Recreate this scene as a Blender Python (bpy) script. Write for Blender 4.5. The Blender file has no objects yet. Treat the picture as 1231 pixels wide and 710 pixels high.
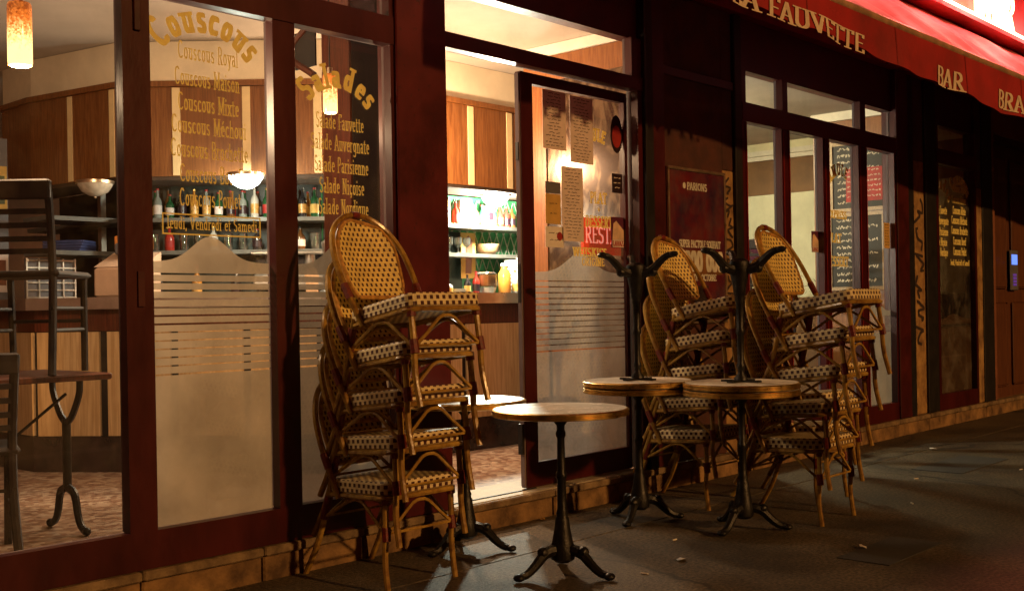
import bpy, math, random
from mathutils import Vector, Matrix
random.seed(7)
R = math.radians
S = bpy.context.scene
COL = S.collection

# ------------------------------------------------------------------ camera
yaw = math.pi / 2 - math.atan2(1230.0, 1340.0)
roll = R(1.0)
fwd = Vector((math.sin(yaw), math.cos(yaw), 0))
r0 = Vector((math.cos(yaw), -math.sin(yaw), 0))
u0 = Vector((0, 0, 1))
cr = r0 * math.cos(roll) - u0 * math.sin(roll)
cu = u0 * math.cos(roll) + r0 * math.sin(roll)
cam = bpy.data.cameras.new('camera')
cam.sensor_width = 36.0
cam.lens = 36.0 * 1340.0 / 1231.0
cam.shift_y = 17.5 / 1231.0
cam.clip_start = 0.05
cam.clip_end = 500
co = bpy.data.objects.new('camera', cam)
COL.objects.link(co)
m3 = Matrix((cr, cu, -fwd)).transposed()
co.matrix_world = Matrix.Translation((0, -4.12, 1.16)) @ m3.to_4x4()
S.camera = co

# ------------------------------------------------------------------ night sky, far street light
W = bpy.data.worlds.new('World')
S.world = W
W.use_nodes = True
wn = W.node_tree.nodes
wl = W.node_tree.links
bg = wn['Background']
sky = wn.new('ShaderNodeTexSky')
sky.sky_type = 'NISHITA'
sky.sun_disc = False
sky.sun_elevation = R(12)
sky.sun_rotation = R(180)
sky.air_density = 3.0
sky.dust_density = 8.0
tint = wn.new('ShaderNodeMix')
tint.data_type = 'RGBA'
tint.blend_type = 'MULTIPLY'
tint.inputs['Factor'].default_value = 1.0
tint.inputs['B'].default_value = (1.0, 0.24, 0.10, 1)
wl.new(sky.outputs['Color'], tint.inputs['A'])
wl.new(tint.outputs['Result'], bg.inputs['Color'])
bg.inputs['Strength'].default_value = 0.0055

sun = bpy.data.lights.new('street_light_glow', 'SUN')
sun.energy = 1.5
sun.angle = R(1.6)
sun.color = (1.0, 0.49, 0.15)
so = bpy.data.objects.new('street_light_glow', sun)
COL.objects.link(so)
sd = Vector((-0.08, 1.0, -math.tan(R(20))))
so.rotation_euler = sd.to_track_quat('-Z', 'Y').to_euler()
so.location = (3, -20, 8)

S.view_settings.view_transform = 'Standard'
S.view_settings.look = 'None'
S.view_settings.exposure = 0.0
S.view_settings.gamma = 1.0
S.render.engine = 'CYCLES'
S.cycles.use_denoising = True
try:
    S.cycles.denoiser = 'OPENIMAGEDENOISE'
except Exception:
    pass
S.cycles.use_adaptive_sampling = True
S.cycles.adaptive_threshold = 0.02
S.cycles.max_bounces = 6
S.cycles.diffuse_bounces = 3
S.cycles.glossy_bounces = 3
S.cycles.transmission_bounces = 4
S.cycles.transparent_max_bounces = 12
S.cycles.sample_clamp_indirect = 3.0
S.cycles.blur_glossy = 0.5
S.cycles.caustics_reflective = False
S.cycles.caustics_refractive = False

# ------------------------------------------------------------------ materials
MATS = {}


def base_mat(name):
    m = bpy.data.materials.new(name)
    m.use_nodes = True
    MATS[name] = m
    nt = m.node_tree
    return m, nt, nt.nodes['Principled BSDF']


def mat(name, col, rough=0.5, metal=0.0, var=0.18, scale=9.0, bump=0.0, bscale=None, emit=None, estr=0.0,
        stretch=(1, 1, 1), col2=None, spec=0.5, coords='Object', detail=6):
    m, nt, b = base_mat(name)
    n, l = nt.nodes, nt.links
    tc = n.new('ShaderNodeTexCoord')
    mp = n.new('ShaderNodeMapping')
    mp.inputs['Scale'].default_value = stretch
    l.new(tc.outputs[coords], mp.inputs['Vector'])
    nz = n.new('ShaderNodeTexNoise')
    nz.inputs['Scale'].default_value = scale
    nz.inputs['Detail'].default_value = detail
    nz.inputs['Roughness'].default_value = 0.62
    l.new(mp.outputs['Vector'], nz.inputs['Vector'])
    rp = n.new('ShaderNodeValToRGB')
    c2 = col2 if col2 else tuple(c * (1 - var * 1.6) for c in col)
    c1 = col if col2 else tuple(min(1, c * (1 + var)) for c in col)
    rp.color_ramp.elements[0].position = 0.34
    rp.color_ramp.elements[1].position = 0.66
    rp.color_ramp.elements[0].color = (*c2, 1)
    rp.color_ramp.elements[1].color = (*c1, 1)
    l.new(nz.outputs['Fac'], rp.inputs['Fac'])
    l.new(rp.outputs['Color'], b.inputs['Base Color'])
    b.inputs['Metallic'].default_value = metal
    b.inputs['Specular IOR Level'].default_value = spec
    mr = n.new('ShaderNodeMapRange')
    mr.inputs['To Min'].default_value = max(0.02, rough - 0.1)
    mr.inputs['To Max'].default_value = min(1, rough + 0.12)
    l.new(nz.outputs['Fac'], mr.inputs['Value'])
    l.new(mr.outputs['Result'], b.inputs['Roughness'])
    if bump:
        nb = n.new('ShaderNodeTexNoise')
        nb.inputs['Scale'].default_value = bscale or scale * 6
        nb.inputs['Detail'].default_value = 5
        l.new(mp.outputs['Vector'], nb.inputs['Vector'])
        bp = n.new('ShaderNodeBump')
        bp.inputs['Strength'].default_value = bump
        bp.inputs['Distance'].default_value = 0.01
        l.new(nb.outputs['Fac'], bp.inputs['Height'])
        l.new(bp.outputs['Normal'], b.inputs['Normal'])
    if emit:
        b.inputs['Emission Color'].default_value = (*emit, 1)
        b.inputs['Emission Strength'].default_value = estr
    return m


def glass_mat(name, tint_=(0.97, 0.98, 0.96), refl=0.06, rough=0.0, dirt=0.05):
    m = bpy.data.materials.new(name)
    m.use_nodes = True
    MATS[name] = m
    nt = m.node_tree
    n, l = nt.nodes, nt.links
    n.remove(n['Principled BSDF'])
    out = n['Material Output']
    tr = n.new('ShaderNodeBsdfTransparent')
    tr.inputs['Color'].default_value = (*tint_, 1)
    gl = n.new('ShaderNodeBsdfGlossy')
    gl.inputs['Roughness'].default_value = rough
    fr = n.new('ShaderNodeFresnel')
    fr.inputs['IOR'].default_value = 1.45
    mul = n.new('ShaderNodeMath')
    mul.operation = 'ADD'
    mul.inputs[1].default_value = refl - 0.04
    l.new(fr.outputs[0], mul.inputs[0])
    mx = n.new('ShaderNodeMixShader')
    l.new(mul.outputs[0], mx.inputs[0])
    l.new(tr.outputs[0], mx.inputs[1])
    l.new(gl.outputs[0], mx.inputs[2])
    # smears and dust
    tc = n.new('ShaderNodeTexCoord')
    nz = n.new('ShaderNodeTexNoise')
    nz.inputs['Scale'].default_value = 5
    nz.inputs['Detail'].default_value = 9
    nz.inputs['Roughness'].default_value = 0.7
    l.new(tc.outputs['Object'], nz.inputs['Vector'])
    mr = n.new('ShaderNodeMapRange')
    mr.inputs['From Min'].default_value = 0.45
    mr.inputs['From Max'].default_value = 0.8
    mr.inputs['To Min'].default_value = dirt * 0.2
    mr.inputs['To Max'].default_value = dirt * 2.5
    l.new(nz.outputs['Fac'], mr.inputs['Value'])
    df = n.new('ShaderNodeBsdfDiffuse')
    df.inputs['Color'].default_value = (0.5, 0.47, 0.42, 1)
    mx2 = n.new('ShaderNodeMixShader')
    l.new(mr.outputs[0], mx2.inputs[0])
    l.new(mx.outputs[0], mx2.inputs[1])
    l.new(df.outputs[0], mx2.inputs[2])
    l.new(mx2.outputs[0], out.inputs['Surface'])
    return m


def film_mat(name, col, trans=0.22, mixf=0.35):
    m = bpy.data.materials.new(name)
    m.use_nodes = True
    MATS[name] = m
    nt = m.node_tree
    n, l = nt.nodes, nt.links
    n.remove(n['Principled BSDF'])
    out = n['Material Output']
    tc = n.new('ShaderNodeTexCoord')
    nz = n.new('ShaderNodeTexNoise')
    nz.inputs['Scale'].default_value = 3.5
    nz.inputs['Detail'].default_value = 8
    l.new(tc.outputs['Object'], nz.inputs['Vector'])
    rp = n.new('ShaderNodeValToRGB')
    rp.color_ramp.elements[0].position = 0.3
    rp.color_ramp.elements[1].position = 0.7
    rp.color_ramp.elements[0].color = (*[c * 0.62 for c in col], 1)
    rp.color_ramp.elements[1].color = (*col, 1)
    l.new(nz.outputs['Fac'], rp.inputs['Fac'])
    d = n.new('ShaderNodeBsdfDiffuse')
    t = n.new('ShaderNodeBsdfTranslucent')
    l.new(rp.outputs[0], d.inputs['Color'])
    l.new(rp.outputs[0], t.inputs['Color'])
    m1 = n.new('ShaderNodeMixShader')
    m1.inputs[0].default_value = mixf
    l.new(d.outputs[0], m1.inputs[1])
    l.new(t.outputs[0], m1.inputs[2])
    tr = n.new('ShaderNodeBsdfTransparent')
    m2 = n.new('ShaderNodeMixShader')
    m2.inputs[0].default_value = trans
    l.new(m1.outputs[0], m2.inputs[1])
    l.new(tr.outputs[0], m2.inputs[2])
    l.new(m2.outputs[0], out.inputs['Surface'])
    return m


def weave_mat(name, light, dark, p=0.027, q=0.0235, du=0.2, dv=0.3):
    m, nt, b = base_mat(name)
    n, l = nt.nodes, nt.links

    def M(op, a, c=None):
        x = n.new('ShaderNodeMath')
        x.operation = op
        for i, v in enumerate((a, c)):
            if v is None:
                continue
            if isinstance(v, (int, float)):
                x.inputs[i].default_value = v
            else:
                l.new(v, x.inputs[i])
        return x.outputs[0]
    uv = n.new('ShaderNodeTexCoord')
    sp = n.new('ShaderNodeSeparateXYZ')
    l.new(uv.outputs['UV'], sp.inputs[0])
    U = M('DIVIDE', sp.outputs[0], p)
    V = M('DIVIDE', sp.outputs[1], q)
    row = M('FLOOR', V)
    U2 = M('ADD', U, M('MULTIPLY', row, 0.5))
    a = M('LESS_THAN', M('ABSOLUTE', M('SUBTRACT', M('FRACT', U2), 0.5)), du)
    c = M('LESS_THAN', M('ABSOLUTE', M('SUBTRACT', M('FRACT', V), 0.5)), dv)
    dot = M('MULTIPLY', a, c)
    nz = n.new('ShaderNodeTexNoise')
    nz.inputs['Scale'].default_value = 16
    nz.inputs['Detail'].default_value = 5
    tco = n.new('ShaderNodeTexCoord')
    l.new(tco.outputs['Object'], nz.inputs['Vector'])
    rp = n.new('ShaderNodeValToRGB')
    rp.color_ramp.elements[0].position = 0.3
    rp.color_ramp.elements[1].position = 0.7
    rp.color_ramp.elements[0].color = (*[v * 0.72 for v in light], 1)
    rp.color_ramp.elements[1].color = (*light, 1)
    l.new(nz.outputs['Fac'], rp.inputs['Fac'])
    mx = n.new('ShaderNodeMix')
    mx.data_type = 'RGBA'
    l.new(dot, mx.inputs['Factor'])
    l.new(rp.outputs[0], mx.inputs['A'])
    mx.inputs['B'].default_value = (*dark, 1)
    l.new(mx.outputs['Result'], b.inputs['Base Color'])
    b.inputs['Roughness'].default_value = 0.45
    # strand relief
    wv = M('ADD', M('ABSOLUTE', M('SINE', M('MULTIPLY', U2, 6.283))), M('ABSOLUTE', M('SINE', M('MULTIPLY', V, 6.283))))
    hh = M('SUBTRACT', M('MULTIPLY', wv, 0.35), dot)
    bp = n.new('ShaderNodeBump')
    bp.inputs['Strength'].default_value = 0.6
    bp.inputs['Distance'].default_value = 0.004
    l.new(hh, bp.inputs['Height'])
    l.new(bp.outputs['Normal'], b.inputs['Normal'])
    return m


def wood_mat(name, c1, c2, axis='Z', scale=14, rough=0.4):
    m, nt, b = base_mat(name)
    n, l = nt.nodes, nt.links
    tc = n.new('ShaderNodeTexCoord')
    mp = n.new('ShaderNodeMapping')
    st = {'Z': (6, 6, 0.35), 'X': (0.35, 6, 6), 'Y': (6, 0.35, 6)}[axis]
    mp.inputs['Scale'].default_value = st
    l.new(tc.outputs['Object'], mp.inputs['Vector'])
    nz = n.new('ShaderNodeTexNoise')
    nz.inputs['Scale'].default_value = scale
    nz.inputs['Detail'].default_value = 7
    nz.inputs['Distortion'].default_value = 0.6
    l.new(mp.outputs['Vector'], nz.inputs['Vector'])
    rp = n.new('ShaderNodeValToRGB')
    rp.color_ramp.elements[0].position = 0.36
    rp.color_ramp.elements[1].position = 0.64
    rp.color_ramp.elements[0].color = (*c2, 1)
    rp.color_ramp.elements[1].color = (*c1, 1)
    l.new(nz.outputs['Fac'], rp.inputs['Fac'])
    l.new(rp.outputs[0], b.inputs['Base Color'])
    b.inputs['Roughness'].default_value = rough
    bp = n.new('ShaderNodeBump')
    bp.inputs['Strength'].default_value = 0.12
    bp.inputs['Distance'].default_value = 0.005
    l.new(nz.outputs['Fac'], bp.inputs['Height'])
    l.new(bp.outputs['Normal'], b.inputs['Normal'])
    return m


def emit_mat(name, col, strength, pattern=None):
    m, nt, b = base_mat(name)
    n, l = nt.nodes, nt.links
    b.inputs['Base Color'].default_value = (*col, 1)
    b.inputs['Emission Color'].default_value = (*col, 1)
    b.inputs['Emission Strength'].default_value = strength
    if pattern:
        tc = n.new('ShaderNodeTexCoord')
        vz = n.new('ShaderNodeTexVoronoi')
        vz.inputs['Scale'].default_value = pattern[0]
        l.new(tc.outputs['Object'], vz.inputs['Vector'])
        sp = n.new('ShaderNodeSeparateColor')
        l.new(vz.outputs['Color'], sp.inputs[0])
        rp = n.new('ShaderNodeValToRGB')
        rp.color_ramp.elements[0].color = (*pattern[1], 1)
        rp.color_ramp.elements[1].color = (*col, 1)
        rp.color_ramp.elements[0].position = 0.2
        rp.color_ramp.elements[1].position = 0.8
        l.new(sp.outputs[0], rp.inputs['Fac'])
        l.new(rp.outputs[0], b.inputs['Emission Color'])
        l.new(rp.outputs[0], b.inputs['Base Color'])
    return m


BURG = (0.055, 0.0028, 0.0035)
mat('burgundy', BURG, 0.34, var=0.25, scale=4, bump=0.06, bscale=40, stretch=(1, 1, 0.4))
mat('burgundy_wall', (0.085, 0.004, 0.006), 0.4, var=0.3, scale=3, bump=0.08, bscale=30)
mat('burgundy_dark', (0.055, 0.003, 0.0035), 0.4, var=0.3, scale=4, bump=0.06, bscale=40)
def wear(name, chip, amount=.66):
    m = MATS[name]
    n, l = m.node_tree.nodes, m.node_tree.links
    b = n['Principled BSDF']
    src = b.inputs['Base Color'].links[0].from_socket
    tc = n.new('ShaderNodeTexCoord')
    nz = n.new('ShaderNodeTexNoise')
    nz.inputs['Scale'].default_value = 22
    nz.inputs['Detail'].default_value = 9
    nz.inputs['Roughness'].default_value = .72
    l.new(tc.outputs['Object'], nz.inputs['Vector'])
    mr = n.new('ShaderNodeMapRange')
    mr.inputs['From Min'].default_value = amount
    mr.inputs['From Max'].default_value = amount + .05
    l.new(nz.outputs['Fac'], mr.inputs['Value'])
    mx = n.new('ShaderNodeMix')
    mx.data_type = 'RGBA'
    l.new(mr.outputs[0], mx.inputs['Factor'])
    l.new(src, mx.inputs['A'])
    mx.inputs['B'].default_value = (*chip, 1)
    l.new(mx.outputs['Result'], b.inputs['Base Color'])


wear('burgundy', (.10, .025, .02), .68)
wear('burgundy_wall', (.03, .004, .004), .6)
wear('burgundy_dark', (.09, .025, .02), .68)
mat('burgundy_bright', (0.2, 0.012, 0.012), 0.35, var=0.25, scale=6)
mat('black_paint', (0.006, 0.004, 0.004), 0.5, var=0.3)
mat('alu', (0.17, 0.125, 0.125), 0.85, metal=0.0, var=0.15, scale=5, spec=0.15)
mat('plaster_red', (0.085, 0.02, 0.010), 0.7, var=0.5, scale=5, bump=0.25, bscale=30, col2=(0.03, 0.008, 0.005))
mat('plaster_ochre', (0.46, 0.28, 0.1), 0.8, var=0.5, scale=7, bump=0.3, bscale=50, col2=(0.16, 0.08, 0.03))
mat('stone', (0.36, 0.21, 0.085), 0.8, scale=5, bump=0.7, bscale=40, col2=(0.07, 0.036, 0.016), detail=12)
mat('stone_sill', (0.30, 0.21, 0.115), 0.75, scale=8, bump=0.6, bscale=50, col2=(0.085, 0.052, 0.028), detail=12)
mat('asphalt', (0.118, 0.088, 0.052), 0.66, scale=1.9, bump=0.7, bscale=120, col2=(0.038, 0.03, 0.02), detail=14)


def asphalt_wear():
    m = MATS['asphalt']
    n, l = m.node_tree.nodes, m.node_tree.links
    b = n['Principled BSDF']
    src = b.inputs['Base Color'].links[0].from_socket
    tc = n.new('ShaderNodeTexCoord')
    # hairline cracks
    v = n.new('ShaderNodeTexVoronoi')
    v.feature = 'DISTANCE_TO_EDGE'
    v.inputs['Scale'].default_value = .55
    nz = n.new('ShaderNodeTexNoise')
    nz.inputs['Scale'].default_value = 2.2
    nz.inputs['Detail'].default_value = 6
    l.new(tc.outputs['Object'], nz.inputs['Vector'])
    mx = n.new('ShaderNodeMix')
    mx.data_type = 'VECTOR'
    mx.inputs['Factor'].default_value = .3
    l.new(tc.outputs['Object'], mx.inputs['A'])
    l.new(nz.outputs['Color'], mx.inputs['B'])
    l.new(mx.outputs['Result'], v.inputs['Vector'])
    lt = n.new('ShaderNodeMapRange')
    lt.inputs['From Min'].default_value = .002
    lt.inputs['From Max'].default_value = .009
    lt.inputs['To Min'].default_value = .35
    lt.inputs['To Max'].default_value = 1
    l.new(v.outputs['Distance'], lt.inputs['Value'])
    # chewing gum and grit spots
    sp = n.new('ShaderNodeTexVoronoi')
    sp.inputs['Scale'].default_value = 9
    l.new(tc.outputs['Object'], sp.inputs['Vector'])
    gs = n.new('ShaderNodeMapRange')
    gs.inputs['From Min'].default_value = .05
    gs.inputs['From Max'].default_value = .09
    gs.inputs['To Min'].default_value = .45
    gs.inputs['To Max'].default_value = 1
    l.new(sp.outputs['Distance'], gs.inputs['Value'])
    gr_ = n.new('ShaderNodeTexNoise')
    gr_.inputs['Scale'].default_value = 60
    gr_.inputs['Detail'].default_value = 3
    l.new(tc.outputs['Object'], gr_.inputs['Vector'])
    gm = n.new('ShaderNodeMapRange')
    gm.inputs['From Min'].default_value = .35
    gm.inputs['From Max'].default_value = .68
    gm.inputs['To Min'].default_value = .4
    gm.inputs['To Max'].default_value = 1.7
    l.new(gr_.outputs['Fac'], gm.inputs['Value'])
    p1 = n.new('ShaderNodeMath')
    p1.operation = 'MULTIPLY'
    l.new(lt.outputs[0], p1.inputs[0])
    l.new(gs.outputs[0], p1.inputs[1])
    p2 = n.new('ShaderNodeMath')
    p2.operation = 'MULTIPLY'
    l.new(p1.outputs[0], p2.inputs[0])
    l.new(gm.outputs[0], p2.inputs[1])
    vm = n.new('ShaderNodeVectorMath')
    vm.operation = 'SCALE'
    l.new(src, vm.inputs[0])
    l.new(p2.outputs[0], vm.inputs['Scale'])
    l.new(vm.outputs[0], b.inputs['Base Color'])


asphalt_wear()
mat('door_stone', (0.5, 0.44, 0.33), 0.6, scale=8, bump=0.3, bscale=60, col2=(0.3, 0.25, 0.17))
mat('joint', (0.015, 0.012, 0.01), 0.9)
mat('road', (0.05, 0.048, 0.045), 0.7, scale=2, bump=0.4, bscale=160)
mat('kerb', (0.3, 0.28, 0.25), 0.7, bump=0.2)
glass_mat('glass')
glass_mat('glass_dirty', dirt=0.16, refl=0.09, tint_=(0.93, 0.9, 0.86))
glass_mat('glass_dark', dirt=0.1, refl=0.12, tint_=(0.5, 0.36, 0.25))
glass_mat('glass_item', tint_=(0.82, 0.9, 0.86), refl=0.12, dirt=0.12)
film_mat('frost', (0.62, 0.56, 0.47), 0.08, 0.32)
mat('gold_letter', (1.0, 0.82, 0.26), 0.5, var=0.1, scale=25)
film_mat('frost_door', (0.46, 0.46, 0.44), 0.16, 0.3)
weave_mat('weave_back', (0.95, 0.74, 0.24), (0.06, 0.008, 0.005), du=.21, dv=.31)
weave_mat('weave_seat', (0.95, 0.80, 0.46), (0.06, 0.008, 0.006), p=0.035, q=0.0237, du=0.25, dv=0.33)
mat('cane_rim', (0.52, 0.28, 0.07), 0.35, var=0.3, scale=40)
mat('bamboo', (0.52, 0.33, 0.07), 0.22, scale=14, col2=(0.16, 0.07, 0.018), bump=0.1, bscale=60)
mat('binding', (0.16, 0.014, 0.008), 0.45, var=0.3, scale=60, bump=0.3, bscale=200)
mat('cast_iron', (0.012, 0.011, 0.011), 0.42, metal=0.3, var=0.3, scale=30, bump=0.25, bscale=90)
mat('iron_dusty', (0.05, 0.042, 0.038), 0.55, metal=0.2, var=0.3, scale=30, bump=0.3, bscale=90)
mat('table_top', (0.84, 0.86, 0.85), 0.25, scale=5, col2=(0.62, 0.63, 0.6), detail=12)
mat('table_under', (0.78, 0.76, 0.7), 0.55, var=0.25, scale=8)
mat('brass', (0.85, 0.56, 0.18), 0.3, metal=1.0, var=0.25, scale=18)
mat('cream_wall', (0.84, 0.73, 0.54), 0.8, var=0.07, scale=3)
mat('ceiling_paint', (0.48, 0.43, 0.38), 0.85, var=0.06, scale=2)
mat('cornice_paint', (0.82, 0.78, 0.7), 0.7, var=0.05)
mat('pale_wall', (0.80, 0.76, 0.54), 0.8, var=0.08, scale=3)
mat('brown_wall', (0.22, 0.11, 0.045), 0.6, var=0.2, scale=3)
mat('red_brown_wall', (0.2, 0.07, 0.035), 0.6, var=0.25, scale=2)
wood_mat('cabinet_wood', (0.27, 0.105, 0.03), (0.16, 0.055, 0.015), rough=0.3)
wood_mat('partition_wood', (0.28, 0.11, 0.035), (0.18, 0.06, 0.02), rough=0.35)
wood_mat('black_wood', (0.014, 0.005, 0.004), (0.006, 0.003, 0.002), rough=0.75)
wood_mat('dark_wood', (0.12, 0.03, 0.014), (0.06, 0.014, 0.007), rough=0.35)
wood_mat('door_wood', (0.14, 0.05, 0.02), (0.08, 0.025, 0.012), rough=0.45)
wood_mat('panel_wood', (0.62, 0.44, 0.24), (0.44, 0.28, 0.13), rough=0.3, scale=9)
wood_mat('crate_wood', (0.4, 0.25, 0.12), (0.25, 0.14, 0.06), 'X')
mat('pale_strip', (0.85, 0.66, 0.36), 0.5, var=0.05)
mat('steel', (0.55, 0.52, 0.47), 0.3, metal=0.9, var=0.1)
mat('shelf_grey', (0.10, 0.10, 0.09), 0.5, var=0.2)
mat('black_marble', (0.012, 0.009, 0.008), 0.2, col2=(0.05, 0.03, 0.025), scale=7)
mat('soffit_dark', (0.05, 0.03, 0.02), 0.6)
mat('green_wall', (0.05, 0.33, 0.12), 0.4, var=0.3, scale=8)
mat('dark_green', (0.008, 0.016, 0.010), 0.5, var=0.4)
mat('lattice', (0.6, 0.62, 0.5), 0.5)
mat('white_plastic', (0.78, 0.76, 0.7), 0.4, var=0.05)
mat('beige_plastic', (0.62, 0.42, 0.3), 0.5, var=0.06)
mat('grey_panel', (0.13, 0.13, 0.15), 0.5, var=0.15)
mat('awning_letter', (0.82, 0.66, 0.5), 0.8, var=0.1, scale=20)
mat('paper', (0.7, 0.6, 0.56), 0.8, var=0.08, scale=10)
mat('paper_white', (0.78, 0.74, 0.68), 0.8, var=0.06, scale=10)
mat('paper_yellow', (0.6, 0.38, 0.1), 0.8, var=0.1, scale=10)
mat('ink', (0.03, 0.015, 0.013), 0.8)
mat('ink_white', (0.85, 0.82, 0.78), 0.7)
mat('slate', (0.018, 0.014, 0.012), 0.6, var=0.3, scale=5)
mat('chalk', (0.6, 0.5, 0.4), 0.9)
mat('sign_red', (0.34, 0.012, 0.01), 0.6)
mat('poster_purple', (0.035, 0.012, 0.05), 0.3, scale=3.5, col2=(0.2, 0.012, 0.016))
mat('poster_band', (0.28, 0.11, 0.03), 0.4, var=0.3)
mat('poster_dark', (0.02, 0.008, 0.014), 0.4)
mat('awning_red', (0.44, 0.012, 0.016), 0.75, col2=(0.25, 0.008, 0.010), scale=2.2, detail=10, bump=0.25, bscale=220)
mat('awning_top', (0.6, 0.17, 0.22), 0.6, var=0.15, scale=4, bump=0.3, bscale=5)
mat('fascia_red', (0.26, 0.008, 0.008), 0.5, var=0.2)
mat('bar_metal', (0.6, 0.36, 0.22), 0.4, metal=0.3)
mat('chrome', (0.7, 0.55, 0.4), 0.3, metal=0.9)
mat('orange_box', (0.65, 0.2, 0.03), 0.5)
mat('blue_book', (0.05, 0.07, 0.2), 0.5)
mat('leaf', (0.09, 0.10, 0.03), 0.6)
mat('twig', (0.06, 0.045, 0.02), 0.8)
mat('coffee_sticker', (0.10, 0.018, 0.05), 0.4, var=0.1)
mat('skin_cream', (0.72, 0.52, 0.36), 0.6)
emit_mat('pendant_core', (1.0, 0.72, 0.38), 14.0)
emit_mat('bowl_glow', (1.0, 0.98, 0.9), 9.0)
mat('bowl_off', (0.55, 0.5, 0.42), 0.2, var=0.15, scale=20)
emit_mat('neon_white', (1.0, 0.62, 0.34), 9.0)
emit_mat('neon_red', (1.0, 0.08, 0.03), 9.0)
emit_mat('neon_line', (1.0, 0.6, 0.32), 7.0)
emit_mat('sign_reflection_red', (0.95, 0.09, 0.03), 0.2)  # reflection of a restaurant sign, given as a faint glow
emit_mat('sign_reflection_letter', (1.0, 0.35, 0.25), 0.8)
emit_mat('screen_blue', (0.12, 0.25, 1.0), 1.3)
emit_mat('keypad_purple', (0.2, 0.08, 0.6), 0.25)
emit_mat('tube_light', (0.95, 1.0, 0.8), 4.0)


def tile_floor():
    m, nt, b = base_mat('mosaic')
    n, l = nt.nodes, nt.links
    tc = n.new('ShaderNodeTexCoord')
    v = n.new('ShaderNodeTexVoronoi')
    v.inputs['Scale'].default_value = 30
    v.inputs['Randomness'].default_value = 0.75
    l.new(tc.outputs['Object'], v.inputs['Vector'])
    sp = n.new('ShaderNodeSeparateColor')
    l.new(v.outputs['Color'], sp.inputs[0])
    rp = n.new('ShaderNodeValToRGB')
    cr_ = rp.color_ramp
    cr_.elements[0].color = (0.17, 0.09, 0.065, 1)
    cr_.elements[1].color = (0.52, 0.42, 0.33, 1)
    e = cr_.elements.new(0.5)
    e.color = (0.32, 0.21, 0.15, 1)
    l.new(sp.outputs[0], rp.inputs['Fac'])
    l.new(rp.outputs[0], b.inputs['Base Color'])
    b.inputs['Roughness'].default_value = 0.35
    bp = n.new('ShaderNodeBump')
    bp.inputs['Strength'].default_value = 0.3
    bp.inputs['Distance'].default_value = 0.004
    bp.invert = True
    l.new(v.outputs['Distance'], bp.inputs['Height'])
    l.new(bp.outputs['Normal'], b.inputs['Normal'])


tile_floor()


def pendant_mat():
    m, nt, b = base_mat('pendant_glow')
    n, l = nt.nodes, nt.links
    tc = n.new('ShaderNodeTexCoord')
    v = n.new('ShaderNodeTexVoronoi')
    v.inputs['Scale'].default_value = 120
    l.new(tc.outputs['Object'], v.inputs['Vector'])
    sx = n.new('ShaderNodeSeparateXYZ')
    l.new(tc.outputs['Object'], sx.inputs[0])
    mr = n.new('ShaderNodeMapRange')
    mr.inputs['From Min'].default_value = .11
    mr.inputs['From Max'].default_value = -.09
    mr.inputs['To Min'].default_value = 0.0
    mr.inputs['To Max'].default_value = 1.0
    l.new(sx.outputs[2], mr.inputs['Value'])
    sc = n.new('ShaderNodeSeparateColor')
    l.new(v.outputs['Color'], sc.inputs[0])
    ad = n.new('ShaderNodeMath')
    ad.operation = 'MULTIPLY_ADD'
    ad.inputs[1].default_value = .34
    l.new(sc.outputs[0], ad.inputs[0])
    l.new(mr.outputs[0], ad.inputs[2])
    rp = n.new('ShaderNodeValToRGB')
    e = rp.color_ramp.elements
    e[0].position = .1
    e[0].color = (.20, .035, .004, 1)
    e[1].position = 1.0
    e[1].color = (3.2, 1.7, .62, 1)
    k = e.new(.5)
    k.color = (.95, .25, .035, 1)
    l.new(ad.outputs[0], rp.inputs['Fac'])
    l.new(rp.outputs[0], b.inputs['Emission Color'])
    b.inputs['Base Color'].default_value = (.5, .15, .03, 1)
    b.inputs['Roughness'].default_value = .15
    b.inputs['Emission Strength'].default_value = 1.0


pendant_mat()


# ------------------------------------------------------------------ mesh helpers
def catmull(pts, k=5):
    P = [Vector(p) for p in pts]
    if len(P) < 3 or k < 2:
        return P
    out = []
    for i in range(len(P) - 1):
        a = P[i - 1] if i else P[0] * 2 - P[1]
        b, c = P[i], P[i + 1]
        d = P[i + 2] if i + 2 < len(P) else P[-1] * 2 - P[-2]
        for j in range(k):
            t = j / k
            out.append(0.5 * (2 * b + (c - a) * t + (2 * a - 5 * b + 4 * c - d) * t * t + (3 * b - a - 3 * c + d) * t ** 3))
    out.append(P[-1])
    return out


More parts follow.
